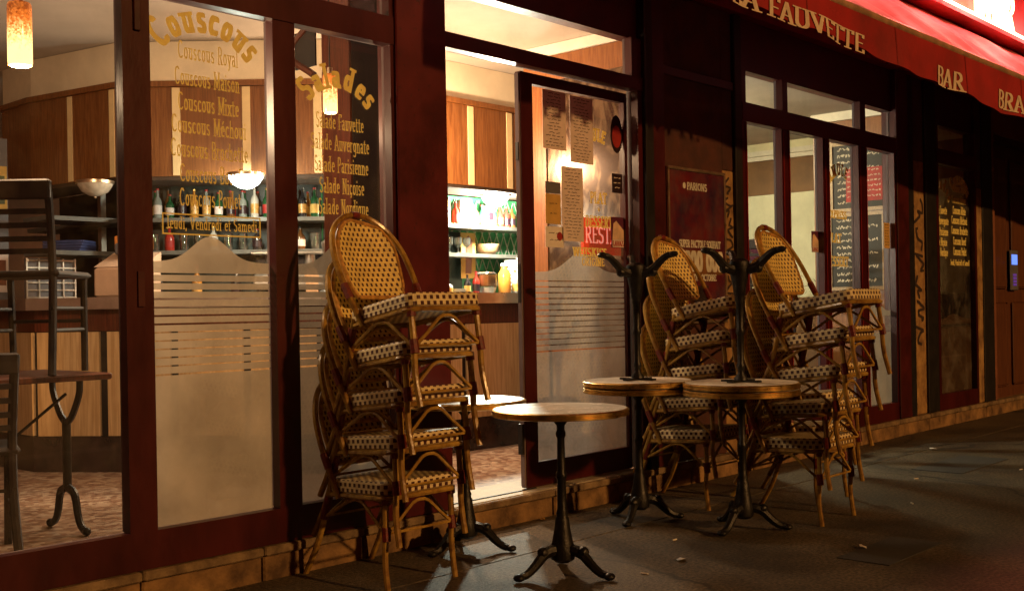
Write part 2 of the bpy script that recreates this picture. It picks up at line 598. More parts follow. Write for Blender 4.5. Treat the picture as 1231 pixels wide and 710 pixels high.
class MB:
    def __init__(s):
        s.v = []
        s.f = []
        s.uv = {}
        s.sm = False

    def quad(s, *pts, uv=None):
        i = len(s.v)
        s.v += [Vector(p) for p in pts]
        s.f.append(tuple(range(i, i + len(pts))))
        if uv:
            s.uv[len(s.f) - 1] = uv
        return s

    def box(s, x0, x1, y0, y1, z0, z1, M=None):
        i = len(s.v)
        P = [Vector((x, y, z)) for z in (z0, z1) for y in (y0, y1) for x in (x0, x1)]
        if M:
            P = [M @ p for p in P]
        s.v += P
        for q in ((0, 2, 3, 1), (4, 5, 7, 6), (0, 1, 5, 4), (2, 6, 7, 3), (0, 4, 6, 2), (1, 3, 7, 5)):
            s.f.append(tuple(i + a for a in q))
        return s

    def cbox(s, x0, x1, y0, y1, z0, z1, c=0.006):
        """box with chamfered vertical and top edges"""
        prof = [(x0 + c, y0), (x1 - c, y0), (x1, y0 + c), (x1, y1 - c), (x1 - c, y1), (x0 + c, y1), (x0, y1 - c), (x0, y0 + c)]
        cx, cy = (x0 + x1) / 2, (y0 + y1) / 2
        i = len(s.v)
        for z, ins in ((z0, c), (z0 + c, 0), (z1 - c, 0), (z1, c)):
            for x, y in prof:
                s.v.append(Vector((x - math.copysign(ins, x - cx), y - math.copysign(ins, y - cy), z)))
        for k in range(3):
            for j in range(8):
                a, b = i + k * 8 + j, i + k * 8 + (j + 1) % 8
                s.f.append((a, b, b + 8, a + 8))
        s.f.append(tuple(i + j for j in reversed(range(8))))
        s.f.append(tuple(i + 24 + j for j in range(8)))
        return s

    def tube(s, pts, r, seg=8, k=5, cap=True, closed=False):
        P = catmull(pts, k)
        n = len(P)
        i = len(s.v)
        up = None
        for j, p in enumerate(P):
            d = (P[min(j + 1, n - 1)] - P[max(j - 1, 0)])
            if d.length < 1e-9:
                d = Vector((0, 0, 1))
            d.normalize()
            if up is None:
                up = d.orthogonal().normalized()
            up = (up - d * up.dot(d))
            if up.length < 1e-6:
                up = d.orthogonal()
            up.normalize()
            w = d.cross(up)
            t = j / (n - 1)
            rr = r(t) if callable(r) else r
            for a in range(seg):
                an = 2 * math.pi * a / seg
                s.v.append(p + (up * math.cos(an) + w * math.sin(an)) * rr)
        for j in range(n - 1):
            for a in range(seg):
                b = (a + 1) % seg
                s.f.append((i + j * seg + a, i + j * seg + b, i + (j + 1) * seg + b, i + (j + 1) * seg + a))
        if cap:
            s.f.append(tuple(i + a for a in reversed(range(seg))))
            s.f.append(tuple(i + (n - 1) * seg + a for a in range(seg)))
        s.sm = True
        return s

    def lathe(s, prof, c=(0, 0, 0), seg=20):
        i = len(s.v)
        c = Vector(c)
        for r, z in prof:
            for a in range(seg):
                an = 2 * math.pi * a / seg
                s.v.append(c + Vector((r * math.cos(an), r * math.sin(an), z)))
        for j in range(len(prof) - 1):
            for a in range(seg):
                b = (a + 1) % seg
                s.f.append((i + j * seg + a, i + j * seg + b, i + (j + 1) * seg + b, i + (j + 1) * seg + a))
        if prof[0][0] > 1e-4:
            s.f.append(tuple(i + a for a in reversed(range(seg))))
        if prof[-1][0] > 1e-4:
            s.f.append(tuple(i + (len(prof) - 1) * seg + a for a in range(seg)))
        s.sm = True
        return s

    def ball(s, c, r, seg=10, squash=(1, 1, 1)):
        prof = [(max(1e-5, math.sin(math.pi * k / 6)) * r, -math.cos(math.pi * k / 6) * r) for k in range(7)]
        i = len(s.v)
        s.lathe(prof, (0, 0, 0), seg)
        for j in range(i, len(s.v)):
            p = s.v[j]
            s.v[j] = Vector((p.x * squash[0], p.y * squash[1], p.z * squash[2])) + Vector(c)
        return s

    def obox(s, p0, p1, half_w, half_h):
        """bar from p0 to p1 with a rectangular section"""
        p0, p1 = Vector(p0), Vector(p1)
        d = (p1 - p0)
        L = d.length
        q = d.to_track_quat('X', 'Z').to_matrix().to_4x4()
        M = Matrix.Translation(p0) @ q
        return s.box(0, L, -half_w, half_w, -half_h, half_h, M)

    def build(s, name, material, parent=None, local=True, smooth=None):
        me = bpy.data.meshes.new(name)
        off = Vector((0, 0, 0))
        if parent is not None and not local:
            off = wloc(parent)
        me.from_pydata([tuple(p - off) for p in s.v], [], s.f)
        if s.uv:
            ul = me.uv_layers.new(name='UVMap')
            for fi, uvs in s.uv.items():
                for li, u in zip(me.polygons[fi].loop_indices, uvs):
                    ul.data[li].uv = u
        me.materials.append(MATS[material])
        sm = s.sm if smooth is None else smooth
        if sm:
            me.polygons.foreach_set('use_smooth', [True] * len(me.polygons))
            try:
                me.set_sharp_from_angle(angle=R(42))
            except Exception:
                pass
        me.update()
        o = bpy.data.objects.new(name, me)
        COL.objects.link(o)
        if parent is not None:
            o.parent = parent
        return o


WL = {}


def wloc(o):
    v = Vector(o.location)
    while o.parent:
        o = o.parent
        v = v + Vector(o.location)
    return v


def tag(o, label=None, cat=None, group=None, kind=None):
    if label:
        o['label'] = label
    if cat:
        o['category'] = cat
    if group:
        o['group'] = group
    if kind:
        o['kind'] = kind
    return o


def thing(name, loc, label, cat, group=None, rz=0.0):
    o = bpy.data.objects.new(name, None)
    o.empty_display_size = 0.1
    COL.objects.link(o)
    o.location = loc
    o.rotation_euler = (0, 0, rz)
    return tag(o, label, cat, group)


def copy_tree(o, parent=None):
    c = o.copy()
    COL.objects.link(c)
    c.parent = parent
    for ch in list(o.children):
        copy_tree(ch, c)
    return c


def one(mb, name, material, loc, label, cat, group=None, rz=0):
    o = mb.build(name, material)
    o.location = loc
    o.rotation_euler = (0, 0, rz)
    return tag(o, label, cat, group)


# ------------------------------------------------------------------ serif lettering drawn with a broad nib
def arc(cx, cy, rx, ry, a0, a1, n=9):
    return [(cx + rx * math.cos(R(a0 + (a1 - a0) * i / n)), cy + ry * math.sin(R(a0 + (a1 - a0) * i / n))) for i in range(n + 1)]


def st(x, y0=0, y1=1):
    return [(x, y0), (x, y1)]


XH = 0.64
G = {
    'A': (.72, [[(.07, 0), (.36, 1)], [(.36, 1), (.65, 0)], [(.18, .34), (.54, .34)]], [(.07, 0), (.65, 0)]),
    'B': (.64, [st(.15), [(.15, 1)] + arc(.33, .76, .2, .24, 90, -90) + [(.15, .52)], [(.15, .52)] + arc(.35, .26, .23, .26, 90, -90) + [(.15, 0)]], []),
    'C': (.72, [arc(.4, .5, .3, .49, 48, 312, 14)], []),
    'D': (.72, [st(.15), [(.15, 1)] + arc(.3, .5, .34, .5, 90, -90, 12) + [(.15, 0)]], []),
    'E': (.6, [st(.15), [(.15, 1), (.53, 1), (.53, .86)], [(.15, .52), (.43, .52)], [(.15, 0), (.55, 0), (.55, .15)]], []),
    'F': (.57, [st(.15), [(.15, 1), (.53, 1), (.53, .86)], [(.15, .5), (.43, .5)]], [(.15, 0)]),
    'G': (.76, [arc(.4, .5, .3, .49, 48, 320, 14), [(.64, .1), (.64, .42), (.5, .42)]], []),
    'H': (.76, [st(.15), st(.61), [(.15, .5), (.61, .5)]], [(.15, 0), (.15, 1), (.61, 0), (.61, 1)]),
    'I': (.36, [st(.18)], [(.18, 0), (.18, 1)]),
    'J': (.46, [[(.3, 1), (.3, .15)] + arc(.18, .12, .12, .14, 0, -150, 5)], [(.3, 1)]),
    'K': (.7, [st(.15), [(.15, .42), (.58, 1)], [(.3, .58), (.62, 0)]], [(.15, 0), (.15, 1), (.62, 0)]),
    'L': (.58, [st(.15), [(.15, 0), (.55, 0), (.55, .2)]], [(.15, 1)]),
    'M': (.9, [st(.13), [(.13, 1), (.45, .1)], [(.45, .1), (.77, 1)], st(.77)], [(.13, 0), (.77, 0), (.13, 1), (.77, 1)]),
    'N': (.78, [st(.14), [(.14, 1), (.62, 0)], st(.62)], [(.14, 0), (.14, 1), (.62, 1)]),
    'O': (.78, [arc(.39, .5, .31, .49, 0, 360, 18)], []),
    'P': (.6, [st(.15), [(.15, 1)] + arc(.32, .74, .22, .26, 90, -90) + [(.15, .48)]], [(.15, 0)]),
    'Q': (.78, [arc(.39, .5, .31, .49, 0, 360, 18), [(.42, .18), (.68, -.12)]], []),
    'R': (.68, [st(.15), [(.15, 1)] + arc(.32, .75, .22, .25, 90, -90) + [(.15, .5)], [(.32, .5), (.6, 0)]], [(.15, 0), (.6, 0)]),
    'S': (.58, [arc(.29, .75, .19, .24, 35, 250, 9) + arc(.29, .25, .21, .26, 80, -150, 10)], []),
    'T': (.68, [st(.34), [(.06, .86), (.06, 1), (.62, 1), (.62, .86)]], [(.34, 0)]),
    'U': (.74, [[(.14, 1), (.14, .3)] + arc(.37, .28, .23, .27, 180, 360, 8) + [(.6, 1)]], [(.14, 1), (.6, 1)]),
    'V': (.7, [[(.07, 1), (.35, 0)], [(.35, 0), (.63, 1)]], [(.07, 1), (.63, 1)]),
    'W': (.98, [[(.06, 1), (.27, 0)], [(.27, 0), (.49, 1)], [(.49, 1), (.71, 0)], [(.71, 0), (.92, 1)]], [(.06, 1), (.49, 1), (.92, 1)]),
    'X': (.7, [[(.1, 1), (.6, 0)], [(.6, 1), (.1, 0)]], []),
    'Y': (.68, [[(.07, 1), (.34, .48)], [(.61, 1), (.34, .48)], st(.34, 0, .48)], [(.34, 0), (.07, 1), (.61, 1)]),
    'Z': (.6, [[(.08, 1), (.52, 1), (.08, 0), (.54, 0)]], []),
    'a': (.54, [arc(.24, .48, .15, .16, 150, 0, 6) + [(.39, .1), (.47, 0)], arc(.25, .19, .15, .18, 60, 330, 10)], []),
    'b': (.58, [st(.13), arc(.31, .32, .19, .31, 140, -140, 12)], []),
    'c': (.5, [arc(.28, .32, .19, .31, 45, 315, 10)], []),
    'd': (.6, [st(.45), arc(.27, .32, .18, .31, 40, 320, 12)], [(.42, 1)]),
    'e': (.52, [[(.1, .34), (.44, .34)] + arc(.28, .32, .18, .31, 5, 310, 12)], []),
    'f': (.38, [[(.17, 0), (.17, .8)] + arc(.29, .82, .12, .17, 180, 50, 5), [(.05, .62), (.34, .62)]], [(.17, 0)]),
    'g': (.56, [arc(.27, .34, .17, .28, 0, 360, 12), [(.45, .6), (.45, -.1)] + arc(.27, -.12, .18, .18, 0, -150, 6)], []),
    'h': (.6, [st(.13), arc(.3, .42, .16, .2, 170, 0, 6) + [(.46, 0)]], [(.13, 0), (.46, 0)]),
    'i': (.28, [st(.14, 0, .62), st(.14, .84, .92)], [(.14, 0), (.1, .62)]),
    'l': (.28, [st(.14)], [(.14, 0), (.1, 1)]),
    'm': (.9, [st(.13, 0, .62), arc(.29, .42, .15, .2, 170, 0, 6) + [(.44, 0)], arc(.6, .42, .15, .2, 170, 0, 6) + [(.75, 0)]], [(.13, 0), (.44, 0), (.75, 0), (.09, .62)]),
    'n': (.6, [st(.13, 0, .62), arc(.3, .42, .16, .2, 170, 0, 6) + [(.46, 0)]], [(.13, 0), (.46, 0), (.09, .62)]),
    'o': (.56, [arc(.28, .32, .19, .31, 0, 360, 14)], []),
    'p': (.58, [st(.13, -.3, .62), arc(.31, .32, .19, .31, 140, -140, 12)], [(.13, -.3), (.09, .62)]),
    'q': (.6, [st(.45, -.3, .62), arc(.27, .32, .18, .31, 40, 320, 12)], [(.45, -.3)]),
    'r': (.42, [st(.13, 0, .62), arc(.29, .42, .15, .2, 170, 50, 5)], [(.13, 0), (.09, .62)]),
    's': (.46, [arc(.23, .47, .14, .15, 40, 250, 7) + arc(.23, .16, .15, .16, 75, -150, 8)], []),
    't': (.38, [[(.17, .85), (.17, .12)] + arc(.27, .12, .1, .12, 180, 320, 5), [(.05, .62), (.34, .62)]], []),
    'u': (.6, [[(.13, .62), (.13, .2)] + arc(.29, .2, .16, .19, 180, 360, 6), st(.46, 0, .62)], [(.09, .62), (.42, .62)]),
    'v': (.54, [[(.07, .62), (.27, 0)], [(.27, 0), (.47, .62)]], [(.07, .62), (.47, .62)]),
    'x': (.54, [[(.08, .62), (.46, 0)], [(.46, .62), (.08, 0)]], [(.08, 0), (.46, 0), (.08, .62), (.46, .62)]),
    'y': (.54, [[(.07, .62), (.27, 0)], [(.47, .62), (.2, -.24), (.08, -.26)]], [(.07, .62), (.47, .62)]),
    'z': (.48, [[(.06, .62), (.42, .62), (.06, 0), (.44, 0)]], []),
    '0': (.6, [arc(.3, .5, .2, .49, 0, 360, 16)], []),
    '1': (.42, [[(.1, .84), (.22, 1), (.22, 0)]], [(.22, 0)]),
    '2': (.58, [arc(.28, .74, .19, .25, 160, -40, 8) + [(.08, 0), (.5, 0)]], []),
    '3': (.56, [arc(.27, .76, .18, .23, 150, -90, 8) + arc(.27, .27, .2, .27, 90, -150, 9)], []),
    '+': (.6, [[(.3, .1), (.3, .6)], [(.08, .35), (.52, .35)]], []),
    '-': (.4, [[(.08, .35), (.32, .35)]], []),
    '.': (.25, [[(.12, 0), (.12, .06)]], []),
    ',': (.25, [[(.13, .05), (.07, -.16)]], []),
    ' ': (.34, [], []),
}
G['é'] = (G['e'][0], G['e'][1] + [[(.24, .76), (.36, .92)]], [])
G['ç'] = (G['c'][0], G['c'][1] + [[(.28, 0), (.33, -.12), (.24, -.2)]], [])


def text_width(s_, sx=1.0, track=0.0):
    return sum((G[c][0] + track) * sx for c in s_)


def nib_faces(mb, strokes, T, w, t, lift):
    k = 0
    for stg in strokes:
        for (ax, ay), (bx, by) in zip(stg, stg[1:]):
            if bx < ax:
                ax, ay, bx, by = bx, by, ax, ay
            a, b = w / 2, t / 2
            if by >= ay:
                P = [(ax - a, ay - b), (ax + a, ay - b), (bx + a, by - b), (bx + a, by + b), (bx - a, by + b), (ax - a, ay + b)]
            else:
                P = [(ax - a, ay - b), (bx - a, by - b), (bx + a, by - b), (bx + a, by + b), (ax + a, ay + b), (ax - a, ay + b)]
            mb.quad(*[T(x, y, lift + k * 0.00004) for x, y in P])
            k += 1


def write(mb, s_, x, z, y, h, width=None, sx=None, w=0.15, t=0.065, serif=0.26, arch=None, plane='Y', track=0.03):
    """letters of cap height h with their baseline starting at (x, z) on the plane at depth y, seen from the street"""
    tw = text_width(s_, 1.0, track)
    if sx is None:
        sx = (width / (tw * h)) if width else 1.0
    pen = 0.0
    for c in s_:
        gw, strokes, serifs = G[c]
        full = list(strokes) + [[(px - serif / 2, py), (px + serif / 2, py)] for px, py in serifs]
        if arch:
            (acx, acz, rad, a0, a1) = arch
            mid = (pen + gw / 2) / tw
            an = R(a0 + (a1 - a0) * mid)
            ca, sa = math.cos(an - math.pi / 2), math.sin(an - math.pi / 2)
            ox, oz = acx + rad * math.cos(an), acz + rad * math.sin(an)

            def T(px, py, lf, ox=ox, oz=oz, ca=ca, sa=sa, gw=gw):
                lx, lz = (px - gw / 2) * h * sx, py * h
                return Vector((ox + lx * ca - lz * sa, y - lf, oz + lx * sa + lz * ca))
        elif plane == 'X':
            def T(px, py, lf, pen=pen):
                return Vector((y - lf, x - (pen + px) * h * sx, z + py * h))
        else:
            def T(px, py, lf, pen=pen):
                return Vector((x + (pen + px) * h * sx, y - lf, z + py * h))
        nib_faces(mb, full, T, w, t, 0.0)
        pen += gw + track
    return mb


def scribble(mb, x0, x1, z, y, h, plane='Y', w=0.004):
    """a line of writing too small to read"""
    x = x0
    sgn = 1 if x1 > x0 else -1
    while (x1 - x) * sgn > 0.01:
        L = random.uniform(0.015, 0.05)
        pts = []
        n = 5
        for i in range(n + 1):
            pts.append((x + sgn * min(L, abs(x1 - x)) * i / n, z + random.uniform(0, h)))

        def T(px, py, lf):
            return Vector((px, y - lf, py)) if plane == 'Y' else Vector((y - lf, px, py))
        if plane == 'X':
            pts2 = [(-p[0], p[1]) for p in pts]
            nib_faces(mb, [pts2], lambda px, py, lf: Vector((y - lf, -px, py)), w, w, 0)
        else:
            nib_faces(mb, [pts], T, w, w, 0)
        x += sgn * (L + 0.014)
    return mb


# ------------------------------------------------------------------ ground
g = MB().box(-40, 60, -5.0, -0.02, -0.4, -0.012)
pav = g.build('pavement', 'joint')
tag(pav, kind='structure')
cuts_y = [(-0.56, -0.02), (-2.9, -0.572), (-4.99, -2.912)]
for (ya, yb) in cuts_y:
    xs = [-40, -8, 1.15, 5.9 if ya > -1 else 7.35, 14.2, 60]
    for xa, xb in zip(xs, xs[1:]):
        p = MB().box(xa + 0.004, xb - 0.004, ya, yb, -0.05, 0.0)
        p.build('asphalt_slab', 'asphalt', pav)
# dark repair patches laid in the pavement
for (xa, xb, ya, yb) in ((7.6, 8.5, -1.25, -0.9), (4.75, 5.35, -2.0, -1.75)):
    MB().box(xa, xb, ya, yb, -0.02, 0.004).build('repair_patch', 'road', pav)
kb = MB()
tag(MB().box(-40, 60, -5.3, -5.0, -0.4, 0.0).build('kerb', 'kerb'), kind='structure')
tag(MB().box(-60, 80, -30, -5.3, -0.4, -0.13).build('road', 'road'), kind='structure')
tag(MB().box(-60, 80, -30, 20, -0.6, -0.42).build('ground', 'road'), kind='structure')

# ------------------------------------------------------------------ cafe building: shop front
bld = thing('cafe_building', (6.0, 0.0, 0.0), 'burgundy painted cafe shop front with tall windows on a low stone plinth', 'building')


def bpart(mb, name, m, parent=None, **k):
    return mb.build(name, m, parent or bld, local=False, **k)


# stone plinth: one block after the other
x = 0.0
k = 0
while x < 15.0:
    L = random.uniform(0.55, 0.95)
    if 3.3 < x < 4.0:
        L = 4.78 - x if 4.78 - x < 1.2 else 0.6
    j = random.uniform(-0.006, 0.006)
    bpart(MB().cbox(x + 0.004, x + L - 0.004, -0.028 + j, 0.06, -0.06, 0.108, 0.008), 'plinth_stone', 'stone')
    bpart(MB().cbox(x + 0.002, x + L - 0.002, -0.046 + j * .5, 0.02, 0.108, 0.148, 0.007), 'sill_stone', 'stone_sill')
    x += L
bpart(MB().box(-1, 15, 0.06, 0.3, -0.3, 0.13), 'foundation', 'stone')

Z_SILL, Z_GB, Z_GT, Z_TB, Z_TT = 0.15, 0.30, 2.465, 2.60, 2.835


def bars(mb_out, mb_in, x0, x1, z0, z1, proud=0.02):
    mb_out.box(x0, x1, -proud, 0.03, z0, z1)
    if mb_in is not None:
        mb_in.box(x0 + 0.006, x1 - 0.006, 0.036, 0.054, z0 + 0.002, z1 - 0.002)


def pane(x0, x1, z0, z1, parent, m='glass', y=0.032):
    return bpart(MB().quad((x0 - .006, y, z0 - .006), (x1 + .006, y, z0 - .006), (x1 + .006, y, z1 + .006), (x0 - .006, y, z1 + .006)), 'pane', m, parent)


def window(xs, zs, transom=True, left_w=0.06, right_w=0.06, frame='burgundy', mull=None, gm='glass', tmull=None):
    """xs: glass spans; frame members fill the gaps"""
    o, i = MB(), MB()
    a, b = xs[0][0] - left_w, xs[-1][1] + right_w
    bars(o, i, a, b, Z_SILL, Z_GB)
    bars(o, i, a, xs[0][0], Z_GB, Z_GT)
    for (p, q), (r_, s_) in zip(xs, xs[1:]):
        bars(o, i, q, r_, Z_GB, Z_GT)
    bars(o, i, xs[-1][1], b, Z_GB, Z_GT)
    bars(o, i, a, b, Z_GT, Z_TB, 0.026)
    ts = tmull or xs
    bars(o, i, a, ts[0][0], Z_TB, Z_TT)
    for (p, q), (r_, s_) in zip(ts, ts[1:]):
        bars(o, i, q, r_, Z_TB, Z_TT)
    bars(o, i, ts[-1][1], b, Z_TB, Z_TT)
    w = bpart(o, 'window', frame)
    bpart(i, 'inner_frame', 'alu', w)
    for p, q in xs:
        pane(p, q, Z_GB, Z_GT, w, gm)
    for p, q in ts:
        pane(p, q, Z_TB, Z_TT, w, gm)
    return w


def frost(x0, x1, parent, y=0.0345, m='frost', z0=Z_GB, hi=1.495, lo=1.385):
    mb = MB()
    zb = 0.915
    mb.quad((x0, y, z0), (x1, y, z0), (x1, y, zb), (x0, y, zb))
    z = zb + 0.008
    n = 12
    step = (lo - 0.055 - zb) / n
    for k in range(n):
        g_ = 0.006 if k < 5 else 0.008
        mb.quad((x0, y, z), (x1, y, z), (x1, y, z + step - g_), (x0, y, z + step - g_))
        z += step
    N = 26
    top = []
    for k in range(N + 1):
        t = k / N
        top.append((x0 + (x1 - x0) * t, y, lo + (hi - lo) * math.exp(-((t - 0.5) / 0.2) ** 2)))
    for a, b in zip(top, top[1:]):
        mb.quad((a[0], y, z), (b[0], y, z), b, a)
    return bpart(mb, 'frosted_film', m, parent)


# the big left window with its three panes
w1 = window([(0.55, 2.215), (2.335, 2.93), (3.05, 3.62)], None, left_w=0.1, right_w=0.02, tmull=[(0.55, 2.9), (3.05, 3.615)])
bpart(MB().cbox(2.262, 2.292, -0.032, -0.021, 2.30, 2.52, .003), 'hinge', 'burgundy_dark', w1)
bpart(MB().box(2.262, 2.29, -0.03, -0.021, 1.2, 1.34), 'hinge', 'burgundy_dark', w1)
frost(2.335, 2.93, w1)
frost(3.05, 3.62, w1)


def lettering(parent, rows, y=0.0285, name='window_lettering', m='gold_letter', w=0.125, t=0.06):
    for (s_, x0, x1, zb, h) in rows:
        mb = MB()
        write(mb, s_, x0, zb, y, h, width=x1 - x0, w=w, t=t, track=.09, serif=.22)
        bpart(mb, name, m, parent)


title = MB()
write(title, 'Couscous', 0, 0, 0.0285, 0.118, sx=0.74, w=0.24, t=0.13, serif=.22, arch=(2.622, 2.10, 0.262, 143, 37))
bpart(title, 'window_lettering', 'gold_letter', w1)
rows_c = [('Couscous Royal', 2.49, 2.785, 2.235, .072), ('Couscous Maison', 2.473, 2.79, 2.125, .072), ('Couscous Mixte', 2.487, 2.785, 2.02, .072),
          ('Couscous Méchoui', 2.455, 2.82, 1.925, .072), ('Couscous Brochette', 2.45, 2.827, 1.825, .072), ('Couscous Boeuf', 2.49, 2.79, 1.722, .072),
          ('Couscous Poulet', 2.487, 2.788, 1.62, .072), ('Jeudi, Vendredi et Samedi', 2.423, 2.868, 1.522, .05)]
lettering(w1, rows_c)
fr = MB()
for q in ((2.405, 2.885, 1.497, 1.503), (2.405, 2.885, 1.580, 1.586), (2.405, 2.411, 1.503, 1.580), (2.879, 2.885, 1.503, 1.580)):
    fr.quad((q[0], .0285, q[2]), (q[1], .0285, q[2]), (q[1], .0285, q[3]), (q[0], .0285, q[3]))
bpart(fr, 'lettering_border', 'gold_letter', w1)
title = MB()
write(title, 'Salades', 0, 0, 0.0285, 0.105, sx=0.85, w=0.24, t=0.13, serif=.22, arch=(3.335, 2.01, 0.215, 145, 35))
bpart(title, 'window_lettering', 'gold_letter', w1)
rows_s = [('Salade Fauvette', 3.2, 3.487, 2.025, .07), ('Salade Auvergnate', 3.17, 3.52, 1.925, .07), ('Salade Parisienne', 3.187, 3.512, 1.822, .07),
          ('Salade Niçoise', 3.214, 3.484, 1.723, .07), ('Salade Nordique', 3.207, 3.508, 1.625, .07)]
lettering(w1, rows_s)

# pillar between window and door, door surround, pier and pilasters
def slab(name, m, x0, x1, z0, z1, y0=-0.03, y1=0.105, c=0.006):
    return bpart(MB().cbox(x0, x1, y0, y1, z0, z1, c), name, m)


slab('pillar', 'burgundy_wall', 3.642, 3.983, 0.15, 3.2, -0.04)
o, i = MB(), MB()
o.box(3.985, 5.70, -0.03, 0.03, 2.512, 2.592)
i.box(3.985, 5.70, 0.036, 0.054, 2.515, 2.59)
o.box(5.655, 5.70, -0.02, 0.03, 0.15, 2.512)
i.box(5.66, 5.70, 0.036, 0.058, 0.15, 2.512)
o.box(5.60, 5.70, -0.02, 0.03, 2.592, 2.835)
i.box(5.605, 5.70, 0.036, 0.054, 2.594, 2.835)
ds = bpart(o, 'door_surround', 'burgundy')
bpart(i, 'inner_frame', 'alu', ds)
pane(3.985, 5.60, 2.592, 2.835, ds)
bpart(MB().cbox(3.985, 5.66, -0.02, 0.34, 0.13, 0.153, 0.004), 'door_sill', 'door_stone')
bpart(MB().box(3.99, 4.72, 0.045, 0.057, 0.1535, 0.158), 'sliding_track', 'black_paint')
slab('pilaster', 'black_paint', 5.702, 5.785, 0.15, 3.2, -0.05)
slab('pilaster', 'burgundy_dark', 5.787, 5.935, 0.15, 3.2, -0.03)
# pier with plaster panel, strip of graffiti
bpart(MB().cbox(5.937, 6.66, 0.0, 0.105, 0.15, 3.2), 'pier_wall', 'plaster_red')
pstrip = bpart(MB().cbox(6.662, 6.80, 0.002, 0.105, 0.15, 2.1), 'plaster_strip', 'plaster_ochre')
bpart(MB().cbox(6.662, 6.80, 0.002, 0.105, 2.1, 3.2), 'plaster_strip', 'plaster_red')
bpart(MB().cbox(5.937, 6.80, -0.012, 0.0, 2.66, 2.72, .004), 'pier_moulding', 'burgundy_dark')
bpart(MB().cbox(5.937, 5.952, -0.012, 0.0, 0.15, 2.655, .004), 'pier_moulding', 'burgundy_bright')


def graffiti(parent, x0, x1, z0, z1, y, n, wdt=0.012, seed=1):
    rnd = random.Random(seed)
    for k in range(n):
        zc = z1 - (k + 0.5) * (z1 - z0) / n
        hh = (z1 - z0) / n * 0.42
        pts = []
        m_ = rnd.randint(4, 7)
        for q in range(m_):
            pts.append((x0 + (x1 - x0) * rnd.uniform(0.08, 0.92), y, zc + hh * (1 - 2 * q / (m_ - 1)) + rnd.uniform(-.3, .3) * hh))
        P = catmull(pts, 7)
        mb = MB()
        nib_faces(mb, [[(p.x, p.z) for p in P]], lambda a, b, lf: Vector((a, y - lf, b)), wdt, wdt, 0)
        bpart(mb, 'graffiti_scrawl', 'ink', parent)


graffiti(pstrip, 6.665, 6.795, 1.1, 2.05, -0.001, 7)
slab('pilaster', 'black_paint', 6.802, 6.895, 0.15, 3.2, -0.025)

# right-hand window
w2 = window([(6.955, 7.455), (7.575, 8.10), (8.21, 8.725), (8.875, 9.42)], None, left_w=0.057, right_w=0.03,
            tmull=[(6.955, 7.475), (7.555, 8.77), (8.87, 9.47)])
red = MB()
for xx in (6.94, 7.468, 7.556, 8.13, 8.19, 8.745, 8.86):
    red.box(xx, xx + 0.014, -0.026, -0.0205, 0.3, 2.46)
bpart(red, 'frame_bead', 'burgundy_bright', w2)
frost(8.875, 9.42, w2, m='frost_door', hi=1.2, lo=1.1)
lettering(w2, [('PLAT', 8.27, 8.5, 1.66, .07), ('DESSERT', 8.235, 8.62, 1.47, .075)], w=.2, t=.1)
tt = MB()
write(tt, 'FORMULE', 0, 0, 0.0285, 0.085, sx=0.8, w=0.28, t=0.16, arch=(8.49, 1.98, 0.23, 168, 60))
bpart(tt, 'window_lettering', 'gold_letter', w2)
lettering(w2, [('EXPRESS', 8.27, 8.6, 1.855, .06)], w=.25, t=.12)
slab('pilaster', 'burgundy_dark', 9.452, 9.69, 0.15, 3.2, -0.035)
slab('pilaster', 'black_paint', 9.692, 9.83, 0.15, 3.2, -0.022)
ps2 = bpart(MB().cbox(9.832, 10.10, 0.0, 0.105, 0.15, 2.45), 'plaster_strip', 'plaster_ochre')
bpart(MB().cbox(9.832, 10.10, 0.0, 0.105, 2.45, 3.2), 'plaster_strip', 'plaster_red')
graffiti(ps2, 9.84, 10.09, 0.75, 2.1, -0.003, 6, 0.022, 5)
slab('pilaster', 'black_paint', 10.102, 10.345, 0.15, 3.2, -0.022)
w3 = window([(10.40, 11.30)], None, left_w=0.052, right_w=0.05, gm='glass_dark')
frost(10.40, 11.30, w3, m='frost_door', z0=.3, hi=1.05, lo=1.0)
for ox, ttl, rw, cx_ in ((0.0, 'Salades', rows_s, 3.335), (0.0, 'Couscous', rows_c, 2.625)):
    tt = MB()
    X0 = 10.56 if ttl == 'Salades' else 11.03
    write(tt, ttl, 0, 0, 0.0285, 0.11, sx=0.8, w=0.3, t=0.17, arch=(X0, 2.02 if ttl == 'Salades' else 2.1, 0.22, 140, 25))
    bpart(tt, 'window_lettering', 'gold_letter', w3)
    lettering(w3, [(s_, X0 - (x1 - x0) * .55, X0 + (x1 - x0) * .55, zb - (0.0 if ttl == 'Couscous' else 0.02), h) for s_, x0, x1, zb, h in rw], w=.24, t=.12)
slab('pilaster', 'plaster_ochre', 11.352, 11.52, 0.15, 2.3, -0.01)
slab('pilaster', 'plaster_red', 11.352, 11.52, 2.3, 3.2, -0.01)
slab('pilaster', 'black_paint', 11.522, 11.80, 0.15, 3.2, -0.022)
# wall above the windows and over the first floor
bpart(MB().box(0.3, 14.9, 0.014, 0.1, 2.837, 3.2).box(0.3, 3.64, -.02, 0.013, 2.837, 3.2), 'header_wall', 'burgundy_dark')
bpart(MB().box(-4, 15.5, -0.06, 0.2, 3.203, 3.95), 'fascia_board', 'fascia_red')
bpart(MB().box(-4, 15.5, 0.0, 0.3, 3.95, 7.5), 'upper_wall', 'plaster_red')
bpart(MB().box(-4, 0.44, 0.0, 0.3, 0.0, 3.2), 'side_wall', 'plaster_red')

